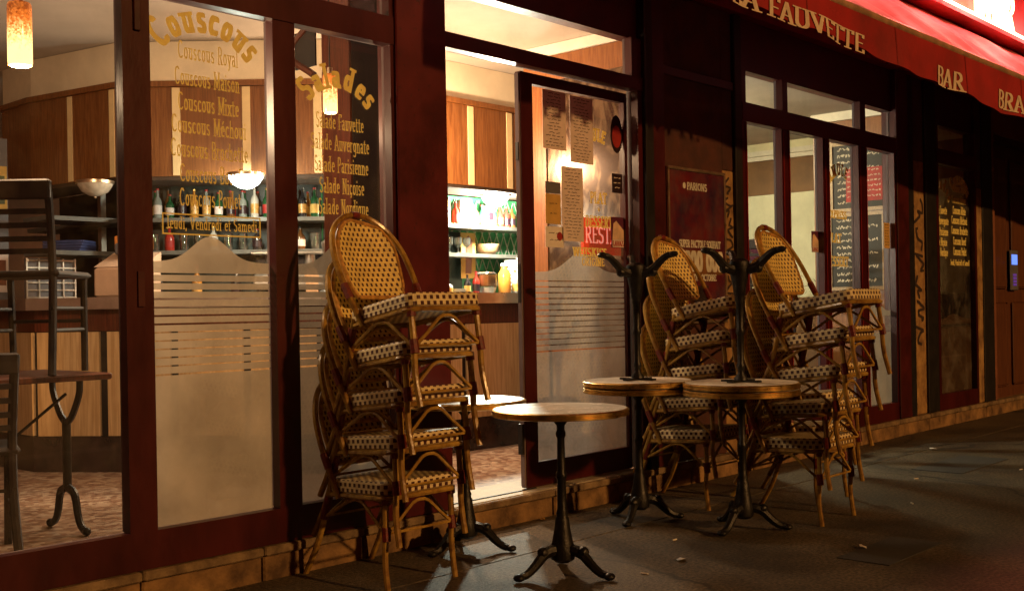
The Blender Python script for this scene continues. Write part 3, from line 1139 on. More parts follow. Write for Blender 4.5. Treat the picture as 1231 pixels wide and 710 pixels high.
# street entrance at the far right
ent = thing('entrance_door', (12.7, 0.1, 0.0), 'brown panelled street door in the shadow at the far right', 'door')
dm = MB().box(11.86, 13.4, 0.12, 0.17, 0.12, 2.9)
bpart(dm, 'door_leaf', 'door_wood', ent)
for (xa, xb, za, zb) in ((11.93, 12.55, .25, 1.15), (11.93, 12.55, 1.3, 2.7), (12.7, 13.3, .25, 1.15), (12.7, 13.3, 1.3, 2.7)):
    bpart(MB().cbox(xa, xb, 0.095, 0.12, za, zb, .02), 'door_panel', 'door_wood', ent)
bpart(MB().box(11.802, 11.86, -0.02, 0.2, 0.12, 2.9).box(13.4, 13.6, -0.02, 0.2, 0.12, 2.9).box(11.802, 13.6, -0.02, .2, 2.9, 3.2), 'door_frame', 'red_brown_wall', ent)
ic = thing('intercom_panel', (12.72, 0.08, 1.48), 'small door intercom with a glowing blue screen at the far right', 'intercom')
bpart(MB().cbox(12.60, 12.84, 0.075, 0.093, 1.28, 1.72, .008), 'housing', 'grey_panel', ic)
bpart(MB().box(12.63, 12.80, 0.070, 0.075, 1.56, 1.67), 'screen', 'screen_blue', ic)
kp = MB()
for a in range(3):
    for b in range(4):
        kp.box(12.67 + a * .035, 12.695 + a * .035, 0.069, 0.075, 1.33 + b * .035, 1.355 + b * .035)
bpart(kp, 'keypad', 'keypad_purple', ic)
tag(MB().box(13.6, 15.5, 0.02, .3, 0, 3.2).build('neighbour_wall', 'plaster_red'), 'dark red plaster wall beyond the street door', 'wall')

# ------------------------------------------------------------------ framed poster on the pier
po = thing('framed_poster', (6.33, 0.0, 1.2), 'dark red framed lottery poster hanging on the pier between door and window', 'poster')
bpart(MB().box(5.99, 6.65, -0.012, -0.002, 1.07, 2.055), 'backing', 'poster_purple', po)
f_ = MB()
for q in ((5.975, 6.665, 2.055, 2.075), (5.975, 6.665, 1.05, 1.07), (5.975, 5.992, 1.07, 2.055), (6.648, 6.665, 1.07, 2.055)):
    f_.cbox(q[0], q[1], -0.022, -0.003, q[2], q[3], .003)
bpart(f_, 'frame', 'chrome', po)
mb = MB()
write(mb, 'PARIONS', 6.20, 1.935, -0.013, 0.045, width=.24, w=.2, t=.14, serif=.1)
mb.quad(*[(6.168 + .018 * math.cos(a * .785), -.0133, 1.958 + .022 * math.sin(a * .785)) for a in range(8)])
bpart(mb, 'poster_lettering', 'ink_white', po)
mb = MB()
write(mb, 'SUPER PACTOLE SOUHAIT', 6.10, 1.555, -0.013, 0.045, width=.5, w=.24, t=.14, serif=.1)
write(mb, '2 000 000', 6.05, 1.40, -0.013, 0.125, width=.58, w=.26, t=.14, serif=.1)
write(mb, 'SAMEDI 3 OCTOBRE', 6.16, 1.335, -0.013, 0.04, width=.38, w=.24, t=.14, serif=.1)
bpart(mb, 'poster_lettering', 'ink_white', po)
bpart(MB().quad((6.22, -.0126, 1.09), (6.44, -.0126, 1.09), (6.44, -.0126, 1.30), (6.22, -.0126, 1.30)), 'poster_block', 'poster_dark', po)
bpart(MB().quad((6.07, -.0123, 1.375), (6.62, -.0123, 1.375), (6.62, -.0123, 1.535), (6.07, -.0123, 1.535)), 'poster_band', 'poster_band', po)
pane_p = MB().quad((5.99, -.0165, 1.07), (6.65, -.0165, 1.07), (6.65, -.0165, 2.055), (5.99, -.0165, 2.055))
bpart(pane_p, 'pane', 'glass', po)

# ------------------------------------------------------------------ sliding glass door, pushed half open
sd_ = thing('sliding_door', (5.17, 0.08, 0.155), 'burgundy framed sliding glass door covered in stickers and menus', 'door')
X0, X1 = 4.655, 5.648
o = MB()
o.box(X0, X0 + .10, .06, .10, .16, 2.5)
o.box(X1 - .03, X1, .06, .10, .16, 2.5)
o.box(X0 + .10, X1 - .03, .06, .10, 2.44, 2.5)
o.box(X0 + .10, X1 - .03, .06, .10, .16, .295)
bpart(o, 'frame', 'burgundy', sd_)
bpart(MB().box(X0 - .012, X0, .066, .094, .17, 2.49), 'edge_strip', 'alu', sd_)
bpart(MB().cbox(X0 - .016, X0 - .012, .07, .09, 1.2, 1.42, .002).box(X0 - .018, X0 - .012, .07, .09, 2.0, 2.1).box(X0 - .03, X0 - .012, .064, .096, .35, .52), 'lock_plate', 'black_paint', sd_)
bpart(MB().quad((X0 + .1, .08, .29), (X1 - .03, .08, .29), (X1 - .03, .08, 2.445), (X0 + .1, .08, 2.445)), 'pane', 'glass_dirty', sd_)
frost(X0 + .1, X1 - .03, sd_, y=.0825, m='frost_door', z0=.296, hi=1.49, lo=1.375)


def sheet(x0, x1, z0, z1, m, name='menu_sheet', y=.0765, lines=0, parent=sd_, ink='ink'):
    b = bpart(MB().box(x0, x1, y, y + .0012, z0, z1), name, m, parent)
    if lines:
        mb = MB()
        for k in range(lines):
            zz = z1 - (k + 1) * (z1 - z0) / (lines + 1)
            ins = random.uniform(.1, .3) * (x1 - x0)
            scribble(mb, x0 + ins, x1 - ins, zz, y - .0006, .006, w=.0028)
        bpart(mb, 'print', ink, b)
    return b


sheet(4.862, 5.07, 2.09, 2.43, 'paper', lines=17)
sheet(5.11, 5.325, 2.03, 2.425, 'paper', lines=20)
sheet(5.02, 5.22, 1.56, 2.0, 'paper', lines=22)
sheet(4.875, 5.01, 1.655, 1.83, 'paper_yellow', lines=2)
sheet(4.875, 5.01, 1.832, 1.90, 'grey_panel')
s_ = sheet(4.87, 5.03, 1.52, 1.64, 'paper_white', 'sticker', lines=2)
bpart(MB().quad(*[(4.995 + .026 * math.cos(a * math.pi / 7), .0758, 1.585 + .026 * math.sin(a * math.pi / 7)) for a in range(14)]), 'dot', 'sign_red', s_)
sheet(5.507, 5.612, 1.875, 1.995, 'poster_dark', 'sticker', lines=3, ink='ink_white')
# oval plaque hanging in the door
ov = MB()
P = [(5.56 + .062 * math.cos(a * math.pi / 12), .0765, 2.24 + .118 * math.sin(a * math.pi / 12)) for a in range(24)]
ov.quad(*P)
ovp = bpart(ov, 'oval_plaque', 'poster_dark', sd_)
P = [(5.56 + .046 * math.cos(a * math.pi / 12), .0755, 2.225 + .07 * math.sin(a * math.pi / 12)) for a in range(24)]
bpart(MB().quad(*P), 'plaque_face', 'sign_red', ovp)
tt = MB()
write(tt, 'FORMULE', 0, 0, 0.0785, 0.07, sx=0.8, w=0.28, t=0.16, arch=(5.36, 1.92, 0.26, 140, 72))
bpart(tt, 'door_lettering', 'gold_letter', sd_)
lettering(sd_, [('PLAT', 5.29, 5.46, 1.80, .065), ('+', 5.36, 5.392, 1.745, .05), ('DESSERT', 5.24, 5.51, 1.655, .065), ('WHISKIES', 5.12, 5.45, 1.475, .05), ('ORIGINE', 5.2, 5.42, 1.42, .045)], .0785, 'door_lettering', w=.2, t=.1)


def coffee_sticker(x0, z0, s, y, parent):
    b = bpart(MB().box(x0, x0 + .15 * s, y, y + .001, z0, z0 + .165 * s), 'coffee_sticker', 'coffee_sticker', parent)
    f = MB().quad((x0 + .01 * s, y - .0004, z0 + .045 * s), (x0 + .145 * s, y - .0004, z0 + .045 * s), (x0 + .145 * s, y - .0004, z0 + .07 * s), (x0 + .045 * s, y - .0004, z0 + .145 * s), (x0 + .02 * s, y - .0004, z0 + .13 * s))
    bpart(f, 'sticker_print', 'skin_cream', b)
    t_ = MB().quad((x0 + .01 * s, y - .0005, z0 + .003 * s), (x0 + .145 * s, y - .0005, z0 + .003 * s), (x0 + .145 * s, y - .0005, z0 + .044 * s), (x0 + .01 * s, y - .0005, z0 + .044 * s))
    bpart(t_, 'sticker_band', 'paper', b)
    t_ = MB()
    write(t_, 'LAVAZZA', x0 + .014 * s, z0 + .01 * s, y - .0006, .026 * s, width=.125 * s, w=.24, t=.14, serif=.1)
    bpart(t_, 'sticker_print', 'sign_red', b)


coffee_sticker(5.49, 1.535, 1.15, .0765, sd_)
coffee_sticker(7.985, 1.57, 1.0, .0285, w2)
lf = bpart(MB().box(9.30, 9.415, .0265, .0275, 1.64, 1.86), 'leaflet', 'paper_yellow', w2)
mb = MB()
for k in range(8):
    scribble(mb, 9.315, 9.4, 1.84 - k * .025, .026, .006)
bpart(mb, 'print', 'ink', lf)
# glowing panel in place of a restaurant sign reflected in the door glass
sg = thing('reflected_sign', (5.45, 0.25, 1.6), 'glowing red panel for a restaurant sign reflected in the sliding door', 'sign')
bpart(MB().box(5.42, 5.86, .24, .262, 1.50, 1.73), 'panel', 'sign_reflection_red', sg)
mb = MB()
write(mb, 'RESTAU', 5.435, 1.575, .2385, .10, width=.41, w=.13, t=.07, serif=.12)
bpart(mb, 'lettering', 'sign_reflection_letter', sg)

# ------------------------------------------------------------------ awning
aw = thing('awning', (8.0, -0.5, 2.6), 'red fabric awning with gold lettering on its valance', 'awning')
BX0, BX1, AY, AZ = 3.9, 14.6, -1.10, 2.945
bpart(MB().tube([(BX0, AY, AZ), (BX1, AY, AZ)], .034, 12, 1), 'front_bar', 'bar_metal', aw)
val = MB()
N = 170


def vy(x, t):
    return AY - .032 + (0.018 * math.sin(x * 5.1) + .012 * math.sin(x * 11.3 + 1)) * t


rowsN = 4
for k in range(N):
    xa, xb = BX0 + (BX1 - BX0) * k / N, BX0 + (BX1 - BX0) * (k + 1) / N
    for j in range(rowsN):
        t0, t1 = j / rowsN, (j + 1) / rowsN

        def zz(x, t):
            bot = 2.745 - 0.034 * (x - 5.1) + 0.014 * math.sin(x * 4.2)
            return (AZ - .026) + (bot - AZ + .026) * t
        val.quad((xa, vy(xa, t1), zz(xa, t1)), (xb, vy(xb, t1), zz(xb, t1)), (xb, vy(xb, t0), zz(xb, t0)), (xa, vy(xa, t0), zz(xa, t0)))
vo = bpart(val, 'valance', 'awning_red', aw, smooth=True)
for s_, xa, xb, zb, h in (('LA FAUVETTE', 4.95, 6.47, 2.715, .105), ('BAR', 7.59, 8.04, 2.655, .125), ('BRASSERIE', 8.77, 10.2, 2.645, .13)):
    mb = MB()
    write(mb, s_, xa, zb, -1.1, h, width=xb - xa, w=.17, t=.07)
    for q in range(len(mb.v)):
        p = mb.v[q]
        off = p.y + 1.1
        zn = p.z - .022 * (p.x - xa) * (1 if s_[0] == 'L' else 0)
        bt_ = 2.745 - 0.034 * (p.x - 5.1) + 0.014 * math.sin(p.x * 4.2)
        tt_ = max(0, min(1, (AZ - .026 - zn) / (AZ - .026 - bt_)))
        mb.v[q] = Vector((p.x, vy(p.x, tt_) - .006 + off, zn))
    bpart(mb, 'lettering', 'awning_letter', vo)
for k in range(9):
    xs_ = 4.55 + k * 1.18
    sm_ = MB()
    for j in range(4):
        t0, t1 = j / 4, (j + 1) / 4
        for xa_, xb_ in ((xs_, xs_ + .012),):
            bot_ = 2.745 - 0.034 * (xa_ - 5.1) + 0.014 * math.sin(xa_ * 4.2)
            z0_ = (AZ - .026) + (bot_ - AZ + .026) * t0
            z1_ = (AZ - .026) + (bot_ - AZ + .026) * t1
            sm_.quad((xa_, vy(xa_, t1) - .002, z1_), (xb_, vy(xb_, t1) - .002, z1_), (xb_, vy(xb_, t0) - .002, z0_), (xa_, vy(xa_, t0) - .002, z0_))
    bpart(sm_, 'seam', 'fascia_red', vo)
can = MB()
ny = 10
nx = 220
for k in range(nx):
    for j in range(ny):
        def cp(a, b):
            x = BX0 + (BX1 - BX0) * a / nx
            t = b / ny
            sag = -0.01 * math.sin(math.pi * t) + (0.035 * math.sin(x * 3.1) + .03 * math.sin(x * 7.7 + t * 2.5) + .012 * math.sin(x * 17 - t * 4)) * math.sin(math.pi * min(1, t * 1.05))
            return (x, AY + .02 + .98 * t, AZ + .012 + .84 * t + sag)
        can.quad(cp(k, j), cp(k + 1, j), cp(k + 1, j + 1), cp(k, j + 1))
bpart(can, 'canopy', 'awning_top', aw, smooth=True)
for xx in (4.3, 13.9):
    bpart(MB().tube([(xx, -0.06, 2.95), (xx + .3, -.55, 2.93), (xx, AY, AZ - .03)], .018, 6, 1), 'folding_arm', 'chrome', aw)

# neon sign on its shelf above the awning
ns = thing('neon_sign', (11.4, -0.2, 3.7), 'glaring red neon letters on a shelf above the awning', 'neon sign')
bpart(MB().box(8.0, 14.8, -.30, -.061, 3.79, 3.83), 'shelf', 'fascia_red', ns)
bpart(MB().box(8.0, 14.8, -.085, -.061, 3.832, 4.6), 'back_board', 'fascia_red', ns)
bpart(MB().tube([(8.6, -.27, 3.865), (11.4, -.27, 3.865), (14.6, -.27, 3.865)], .016, 8, 1), 'neon_tube', 'neon_line', ns)
for c, xa in (('B', 10.88), ('A', 11.22), ('R', 11.60)):
    gw, strokes, _s = G[c]
    for q in strokes:
        pts = [(xa + px * .42, -.2, 3.895 + py * .40) for px, py in q]
        bpart(MB().tube(pts, .02, 8, 1), 'letter_tube', 'neon_white', ns)
        bpart(MB().tube([(p_[0] + .035, -.235, p_[2] - .03) for p_ in pts], .016, 8, 1), 'letter_tube', 'neon_white', ns)
li = bpart(MB().box(10.9, 11.95, -.16, -.14, 3.832, 3.88), 'transformer', 'black_paint', ns)
for xx, en in ((11.4, 120), (9.7, 95), (8.2, 60), (13.2, 80)):
    L = bpy.data.lights.new('neon_glow', 'POINT')
    L.energy = en
    L.color = (1.0, 0.16, 0.13)
    L.shadow_soft_size = .12
    lo_ = bpy.data.objects.new('neon_glow', L)
    COL.objects.link(lo_)
    lo_.location = (xx, -.62, 4.15)

# ------------------------------------------------------------------ cafe interior: room
ZF, ZC = 0.15, 3.06
tag(MB().box(0.44, 12.0, 0.34, 6.2, 0.0, ZF).build('cafe_floor', 'mosaic'), kind='structure')
tag(MB().box(0.44, 12.0, 0.106, 0.34, 0.0, ZF - .004).build('floor_edge', 'mosaic'), kind='structure')
tag(MB().box(0.3, 12.1, 0.106, 6.3, ZC, ZC + .1).build('ceiling', 'ceiling_paint'), kind='structure')
tag(MB().box(0.3, 12.0, 6.2, 6.35, 0, 3.2).build('back_wall', 'red_brown_wall'), kind='structure')
tag(MB().box(0.3, 0.44, 0.106, 6.2, 0, 3.2).build('left_wall', 'red_brown_wall'), kind='structure')
fw_ = MB().box(11.66, 11.8, 0.106, 6.2, 0, 3.2)
rw = fw_.build('right_wall', 'pale_wall')
tag(rw, kind='structure')
MB().box(11.64, 11.66, 0.2, 6.2, 2.455, 2.85).build('wall_band', 'brown_wall', rw)
MB().box(11.60, 11.66, 0.2, 6.2, 2.852, 2.90).box(11.56, 11.66, 0.2, 6.2, 2.902, 2.96).build('crown_moulding', 'cornice_paint', rw)
MB().box(11.63, 11.66, 0.2, 6.2, 0.15, 1.25).build('wainscot', 'brown_wall', rw)
# partition right of the door with a mirror panel
pt = thing('partition_wall', (6.12, 0.7, ZF), 'brown wooden partition with a smoky mirror panel behind the sliding door', 'partition')
bpart(MB().box(6.12, 6.2, 0.11, 1.34, ZF, ZC - .002), 'panelling', 'partition_wood', pt)
bpart(MB().box(6.085, 6.12, 0.11, 1.34, 2.98, ZC - .004), 'cornice', 'cornice_paint', pt)
bpart(MB().box(6.10, 6.12, 0.11, .25, ZF, 2.975).box(6.10, 6.12, 1.12, 1.2, ZF, 2.975).box(6.10, 6.12, .25, 1.12, 2.8, 2.975), 'stile', 'partition_wood', pt)
mm, nt, bb = base_mat('smoky_mirror')
nn = nt.nodes.new('ShaderNodeTexNoise')
nn.inputs['Scale'].default_value = 6
nn.inputs['Detail'].default_value = 8
nn.inputs['Distortion'].default_value = 2.5
rr = nt.nodes.new('ShaderNodeValToRGB')
rr.color_ramp.elements[0].position = .47
rr.color_ramp.elements[1].position = .62
rr.color_ramp.elements[0].color = (.045, .022, .012, 1)
rr.color_ramp.elements[1].color = (.15, .095, .055, 1)
nt.links.new(nn.outputs['Fac'], rr.inputs['Fac'])
nt.links.new(rr.outputs[0], bb.inputs['Base Color'])
bb.inputs['Metallic'].default_value = .35
bb.inputs['Roughness'].default_value = .22
bpart(MB().box(6.112, 6.12, .25, 1.12, .9, 2.8), 'mirror_panel', 'smoky_mirror', pt)
# right room: brown wall with slate boards
bw = thing('board_wall', (10.35, 0.65, ZF), 'brown wooden wall panel carrying the slate menu boards', 'wall panel')
bpart(MB().box(10.35, 10.45, 0.11, 1.22, ZF, ZC - .09), 'panelling', 'partition_wood', bw)
bpart(MB().box(10.30, 10.45, 0.11, 1.22, ZC - .088, ZC - .004), 'cornice', 'cornice_paint', bw)


def slate(y0, y1, z0, z1, label, rows, frame='crate_wood', redband=False):
    t = thing('menu_board', (10.33, (y0 + y1) / 2, z0), label, 'menu board', 'slate menu boards')
    bpart(MB().box(10.325, 10.345, y0, y1, z0, z1), 'slate', 'slate', t)
    f = MB()
    for q in ((y0 - .03, y1 + .03, z1, z1 + .035), (y0 - .03, y1 + .03, z0 - .035, z0), (y0 - .03, y0, z0, z1), (y1, y1 + .03, z0, z1)):
        f.box(10.312, 10.348, q[0], q[1], q[2], q[3])
    bpart(f, 'frame', frame, t)
    mb = MB()
    for k in range(rows):
        zz = z1 - (k + .8) * (z1 - z0) / (rows + .5)
        scribble(mb, y1 - .05, y0 + (.05 if k % 2 else .2), zz, 10.3245, .03, 'X', .007)
    bpart(mb, 'chalk_writing', 'chalk', t)
    if redband:
        bpart(MB().box(10.3235, 10.3245, y0 + .02, y0 + (y1 - y0) * .75, z0 + .06, z0 + (z1 - z0) * .62), 'red_reflection', 'sign_red', t)  # red window reflection laid on the board as a coloured panel
        mb = MB()
        for k in range(6):
            scribble(mb, y0 + (y1 - y0) * .72, y0 + .05, z0 + .1 + k * .05, 10.3232, .018, 'X', .005)
        bpart(mb, 'reflection_print', 'chalk', t)


slate(.46, 1.0, 2.1, 2.72, 'upper slate menu board with a painted red reflection behind the right window', 9, redband=True)
slate(.5, 1.02, 1.33, 2.02, 'lower slate menu board with chalk prices behind the right window', 10)

# pillar inside the left window
ip = thing('inner_pillar', (3.92, .6, ZF), 'square dark wooden pillar standing inside the salad window', 'pillar')
bpart(MB().box(3.79, 4.06, .48, .72, ZF, ZC - .002), 'shaft', 'black_wood', ip)
bpart(MB().box(3.775, 3.79, .485, .715, ZF, ZC - .01), 'facing', 'dark_wood', ip)
# round wall clock edge seen at the pillar top
ck = thing('wall_clock', (3.72, .9, 2.62), 'dark round wall clock near the pillar top', 'clock')
bpart(MB().tube([(3.74, .74, 2.75), (3.74, .95, 2.6), (3.74, .74, 2.45)], .02, 8, 6), 'rim', 'dark_wood', ck)
bpart(MB().box(3.735, 3.745, .72, .9, 2.5, 2.7), 'face', 'slate', ck)

# ------------------------------------------------------------------ bar: counter, back shelves, overhead cabinet
CP = [(3.25, 4.3), (3.27, 3.17), (4.40, 1.585), (7.6, 1.52)]
CB = [(3.66, 4.5), (3.66, 4.02), (3.85, 3.08), (4.93, 1.92), (7.6, 1.92)]


def along(poly, z0, z1, th, mb, inset=0.0):
    """a wall of thickness th behind the polyline (to the left of its direction)"""
    n = len(poly)
    P = [Vector((p[0], p[1])) for p in poly]

    def norm(a, b):
        d = (b - a).normalized()
        return Vector((-d.y, d.x))
    def offs(dist):
        out = []
        for k in range(n):
            if k == 0:
                nn_ = norm(P[0], P[1])
                out.append(P[0] + nn_ * dist)
            elif k == n - 1:
                nn_ = norm(P[-2], P[-1])
                out.append(P[-1] + nn_ * dist)
            else:
                a, b = norm(P[k - 1], P[k]), norm(P[k], P[k + 1])
                m_ = (a + b).normalized()
                out.append(P[k] + m_ * (dist / max(.3, m_.dot(a))))
        return out
    A, B = offs(inset), offs(inset + th)
    for k in range(n - 1):
        a, b, c, d = A[k], A[k + 1], B[k + 1], B[k]
        mb.quad((a.x, a.y, z0), (b.x, b.y, z0), (b.x, b.y, z1), (a.x, a.y, z1))
        mb.quad((c.x, c.y, z0), (d.x, d.y, z0), (d.x, d.y, z1), (c.x, c.y, z1))
        mb.quad((a.x, a.y, z1), (b.x, b.y, z1), (c.x, c.y, z1), (d.x, d.y, z1))
        mb.quad((d.x, d.y, z0), (c.x, c.y, z0), (b.x, b.y, z0), (a.x, a.y, z0))
    for k, fl in ((0, 0), (n - 1, 1)):
        a, d = A[k], B[k]
        mb.quad((a.x, a.y, z0), (a.x, a.y, z1), (d.x, d.y, z1), (d.x, d.y, z0))
    return mb


cn = thing('bar_counter', (4.4, 2.0, ZF), 'long angled bar counter with pale wood panels and steel edge', 'counter')
bpart(along(CP, 1.212, 1.29, .62, MB(), -.05), 'counter_top', 'steel', cn)
bpart(along(CP, 1.07, 1.21, .3, MB(), .02), 'apron', 'dark_wood', cn)
bpart(along(CP, .38, 1.07, .3, MB(), .03), 'body', 'black_paint', cn)
bpart(along(CP, .15, .38, .3, MB(), -.005), 'base', 'black_marble', cn)
for (a, b), step in ((((CP[0]), (CP[1])), .5), ((CP[1], CP[2]), .47), ((CP[2], CP[3]), .62)):
    a, b = Vector(a), Vector(b)
    d = (b - a)
    L = d.length
    d.normalize()
    nrm = Vector((-d.y, d.x))
    n = max(1, int(L / step))
    for k in range(n):
        p = a + d * (L * k / n + .028)
        q = a + d * (L * (k + 1) / n - .028)
        p, q = p + nrm * .028, q + nrm * .028
        pp, qq = p - nrm * .025, q - nrm * .025
        mb = MB()
        V = [(pp.x, pp.y), (qq.x, qq.y), (q.x, q.y), (p.x, p.y)]
        mb.quad(*[(x, y, .385) for x, y in reversed(V)])
        mb.quad(*[(x, y, 1.065) for x, y in V])
        for j in range(4):
            x1_, y1_ = V[j]
            x2_, y2_ = V[(j + 1) % 4]
            mb.quad((x1_, y1_, .385), (x2_, y2_, .385), (x2_, y2_, 1.065), (x1_, y1_, 1.065))
        bpart(mb, 'front_panel', 'panel_wood', cn)

cb = thing('overhead_cabinet', (4.6, 2.2, 2.12), 'brown wooden cabinet with pale strips hanging over the bar', 'cabinet')
bpart(along(CB, 2.125, 2.74, .4, MB(), .0), 'carcass', 'cabinet_wood', cb)
bpart(along(CB, 2.742, 2.78, .45, MB(), -.025), 'top_rail', 'cabinet_wood', cb)
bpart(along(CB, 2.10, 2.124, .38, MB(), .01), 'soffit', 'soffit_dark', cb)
bpart(along(CB, 2.782, ZC - .003, .4, MB(), .01), 'bulkhead', 'cream_wall', cb)


def on_line(a, b, t, off=0.0):
    a, b = Vector(a), Vector(b)
    d = (b - a).normalized()
    p = a + (b - a) * t + Vector((-d.y, d.x)) * off
    return p, d


def flat_strip(a, b, t0, t1, z0, z1, th, m, name, par):
    p, d = on_line(a, b, t0, 0)
    q, d = on_line(a, b, t1, 0)
    nr = Vector((-d.y, d.x))
    mb = MB()
    V = [p - nr * th, q - nr * th, q - nr * .001, p - nr * .001]
    mb.quad(*[(v.x, v.y, z0) for v in reversed(V)])
    mb.quad(*[(v.x, v.y, z1) for v in V])
    for j in range(4):
        u, w_ = V[j], V[(j + 1) % 4]
        mb.quad((u.x, u.y, z0), (w_.x, w_.y, z0), (w_.x, w_.y, z1), (u.x, u.y, z1))
    return bpart(mb, name, m, par)


def strip_at(seg, frac, wid):
    a, b = CB[seg], CB[seg + 1]
    L = (Vector(b) - Vector(a)).length
    flat_strip(a, b, frac - wid / 2 / L, frac + wid / 2 / L, 2.13, 2.735, .008, 'pale_strip', 'pale_strip', cb)


for fr_ in (.475, .94):
    strip_at(1, fr_, .05)
for fr_ in (.255, .56, .87):
    strip_at(2, fr_, .055)
for X in (5.35, 6.14, 6.58, 7.2):
    strip_at(3, (X - 4.93) / 2.67, .06)

# back-bar wall and shelves
BW = [(4.05, 4.6), (4.12, 3.35), (5.15, 2.42), (7.6, 2.42)]
bk = thing('back_bar', (4.9, 2.6, ZF), 'back bar wall with steel shelves and green lattice behind the counter', 'shelving')
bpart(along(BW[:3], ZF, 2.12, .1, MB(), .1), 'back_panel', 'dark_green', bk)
bpart(MB().box(5.17, 7.6, 2.53, 2.6, ZF, 2.12), 'back_panel', 'green_wall', bk)
bpart(along(BW[2:], 1.83, 1.86, .24, MB(), -.17), 'shelf', 'steel', bk)
bpart(along(BW[:3], 1.83, 1.859, .24, MB(), -.17), 'shelf', 'shelf_grey', bk)
bpart(along(BW[2:], 1.60, 1.63, .2, MB(), -.12), 'shelf', 'steel', bk)
bpart(along(BW[1:3], 1.60, 1.629, .2, MB(), -.12), 'shelf', 'shelf_grey', bk)
bpart(along(BW, 1.17, 1.29, .3, MB(), -.22), 'work_top', 'steel', bk)
for k in range(26):
    xx = 5.3 + k * .09
    bpart(MB().obox((xx, 2.522, 1.3), (xx + .35, 2.522, 2.1), .003, .003), 'lattice_bar', 'lattice', bk)
    bpart(MB().obox((xx + .35, 2.516, 1.3), (xx, 2.516, 2.1), .003, .003), 'lattice_bar', 'lattice', bk)
bpart(MB().box(5.2, 6.6, 2.50, 2.51, 1.3, 1.82), 'dark_backing', 'dark_green', bk)

# bottles, cartons, glasses
BC = [('green glass', (.012, .07, .025)), ('brown glass', (.12, .05, .015)), ('clear glass', (.22, .24, .22)), ('black', (.015, .015, .018)), ('amber', (.4, .17, .03)), ('red', (.35, .03, .02)), ('white', (.5, .47, .42))]
for nm, c in BC:
    mat('bottle_' + nm.replace(' ', '_'), c, .15, var=.1)
lab_m = ['paper', 'paper_yellow', 'sign_red', 'poster_dark', 'poster_dark', 'cane_rim']
where = []


def bottle(x, y, z, h, r, ci, label, group):
    t = thing('bottle', (x, y, z), label, 'bottle', group)
    MB().lathe([(r * .9, 0), (r, .01), (r, h * .55), (r * .85, h * .63), (r * .34, h * .75), (r * .3, h * .96)], seg=12).build('body', 'bottle_' + BC[ci][0].replace(' ', '_'), t)
    MB().lathe([(r * .36, h * .94), (r * .36, h)], seg=10).build('cap', random.choice(['black_paint', 'brass', 'sign_red']), t)
    MB().lathe([(r * 1.02, h * .15), (r * 1.02, h * .45)], seg=12).build('label_band', random.choice(lab_m), t)
    return t


# shelf seen through the open door (top shelf, from the left)
names = ['first', 'second', 'third', 'fourth', 'fifth', 'sixth', 'seventh', 'eighth', 'ninth', 'tenth', 'eleventh', 'twelfth', 'thirteenth', 'fourteenth', 'fifteenth', 'sixteenth']
spots = [5.98, 6.08, 6.17, 6.27, 6.40, 6.47, 6.56, 6.63, 6.71, 6.79, 6.86, 6.93, 7.01, 7.08]
kinds = 'ccbcbccbbcbbbb'
for k, (xx, kd) in enumerate(zip(spots, kinds)):
    yy = 2.36
    if kd == 'c':
        h = random.uniform(.17, .21)
        t = thing('carton', (xx, yy, 1.86), names[k] + ' item from the left, a printed carton on the upper shelf behind the door', 'carton', 'cartons on the upper bar shelf')
        w_ = .042
        cm = random.choice(['paper_yellow', 'paper_white', 'white_plastic', 'orange_box'])
        MB().cbox(-w_, w_, -.03, .03, 0, h, .003).build('body', cm, t)
        MB().box(-w_ * .8, w_ * .8, -.0315, -.0302, h * .3, h * .7).build('print', random.choice(['blue_book', 'sign_red', 'poster_dark']), t)
    else:
        ci = random.choice([0, 3, 5, 1])
        bottle(xx, yy, 1.86, random.uniform(.17, .2), .032, ci, names[k] + ' item from the left, a ' + BC[ci][0] + ' bottle on the upper shelf behind the door', 'bottles on the upper bar shelf')
# glasses on the lower shelf
n = 0
for xx in (6.02, 6.12, 6.22, 6.32, 6.42, 6.52):
    for yy in (2.36, 2.46):
        t = one(MB().lathe([(.022, 0), (.024, .004), (.006, .012), (.005, .05), (.03, .07), (.034, .13), (.031, .13), (.026, .075), (.0005, .07)], seg=12), 'wine_glass', 'glass_item', (xx, yy, 1.63),
                names[n // 2] + ' stemmed glass from the left in the ' + ('front' if n % 2 == 0 else 'rear') + ' row on the lower bar shelf', 'glass', 'glasses on the lower bar shelf')
        n += 1
# things on the work top behind the counter
wx = 1.29
pp_ = thing('advert_card', (6.62, 2.44, 1.45), 'yellow advert card with a dark figure behind the bar', 'advert card')
MB().box(-.085, .085, 0, .006, -.02, .36).build('card', 'paper_yellow', pp_)
MB().quad((-.04, -.001, .02), (.03, -.001, .02), (.045, -.001, .18), (.05, -.001, .3), (0, -.001, .34), (-.04, -.001, .3), (-.03, -.001, .2)).build('print', 'red_brown_wall', pp_)
basket = thing('wire_rack', (7.02, 2.25, 1.29), 'white plastic rack standing at the right end of the bar worktop', 'rack')
mbk = MB()
for k in range(9):
    mbk.box(-.09, .09, -.07, -.062, .01 + k * .033, .028 + k * .033)
    mbk.box(-.09, -.082, -.07, .07, .012 + k * .033, .026 + k * .033)
for xx in (-.09, -.03, .03, .085):
    mbk.box(xx, xx + .006, -.074, -.07, 0, .31)
mbk.build('grid', 'white_plastic', basket)
MB().box(-.085, .085, -.058, .07, 0.002, .29).build('inner_box', 'grey_panel', basket)
jar = thing('glass_jar', (6.60, 2.22, 1.29), 'wide glass jar with orange contents on the bar worktop', 'jar')
MB().lathe([(.075, 0), (.08, .01), (.08, .09)], seg=16).build('contents', 'orange_box', jar).location.z = .07
MB().lathe([(.084, .06), (.086, .17), (.07, .185)], seg=16).build('jar_wall', 'glass_item', jar)
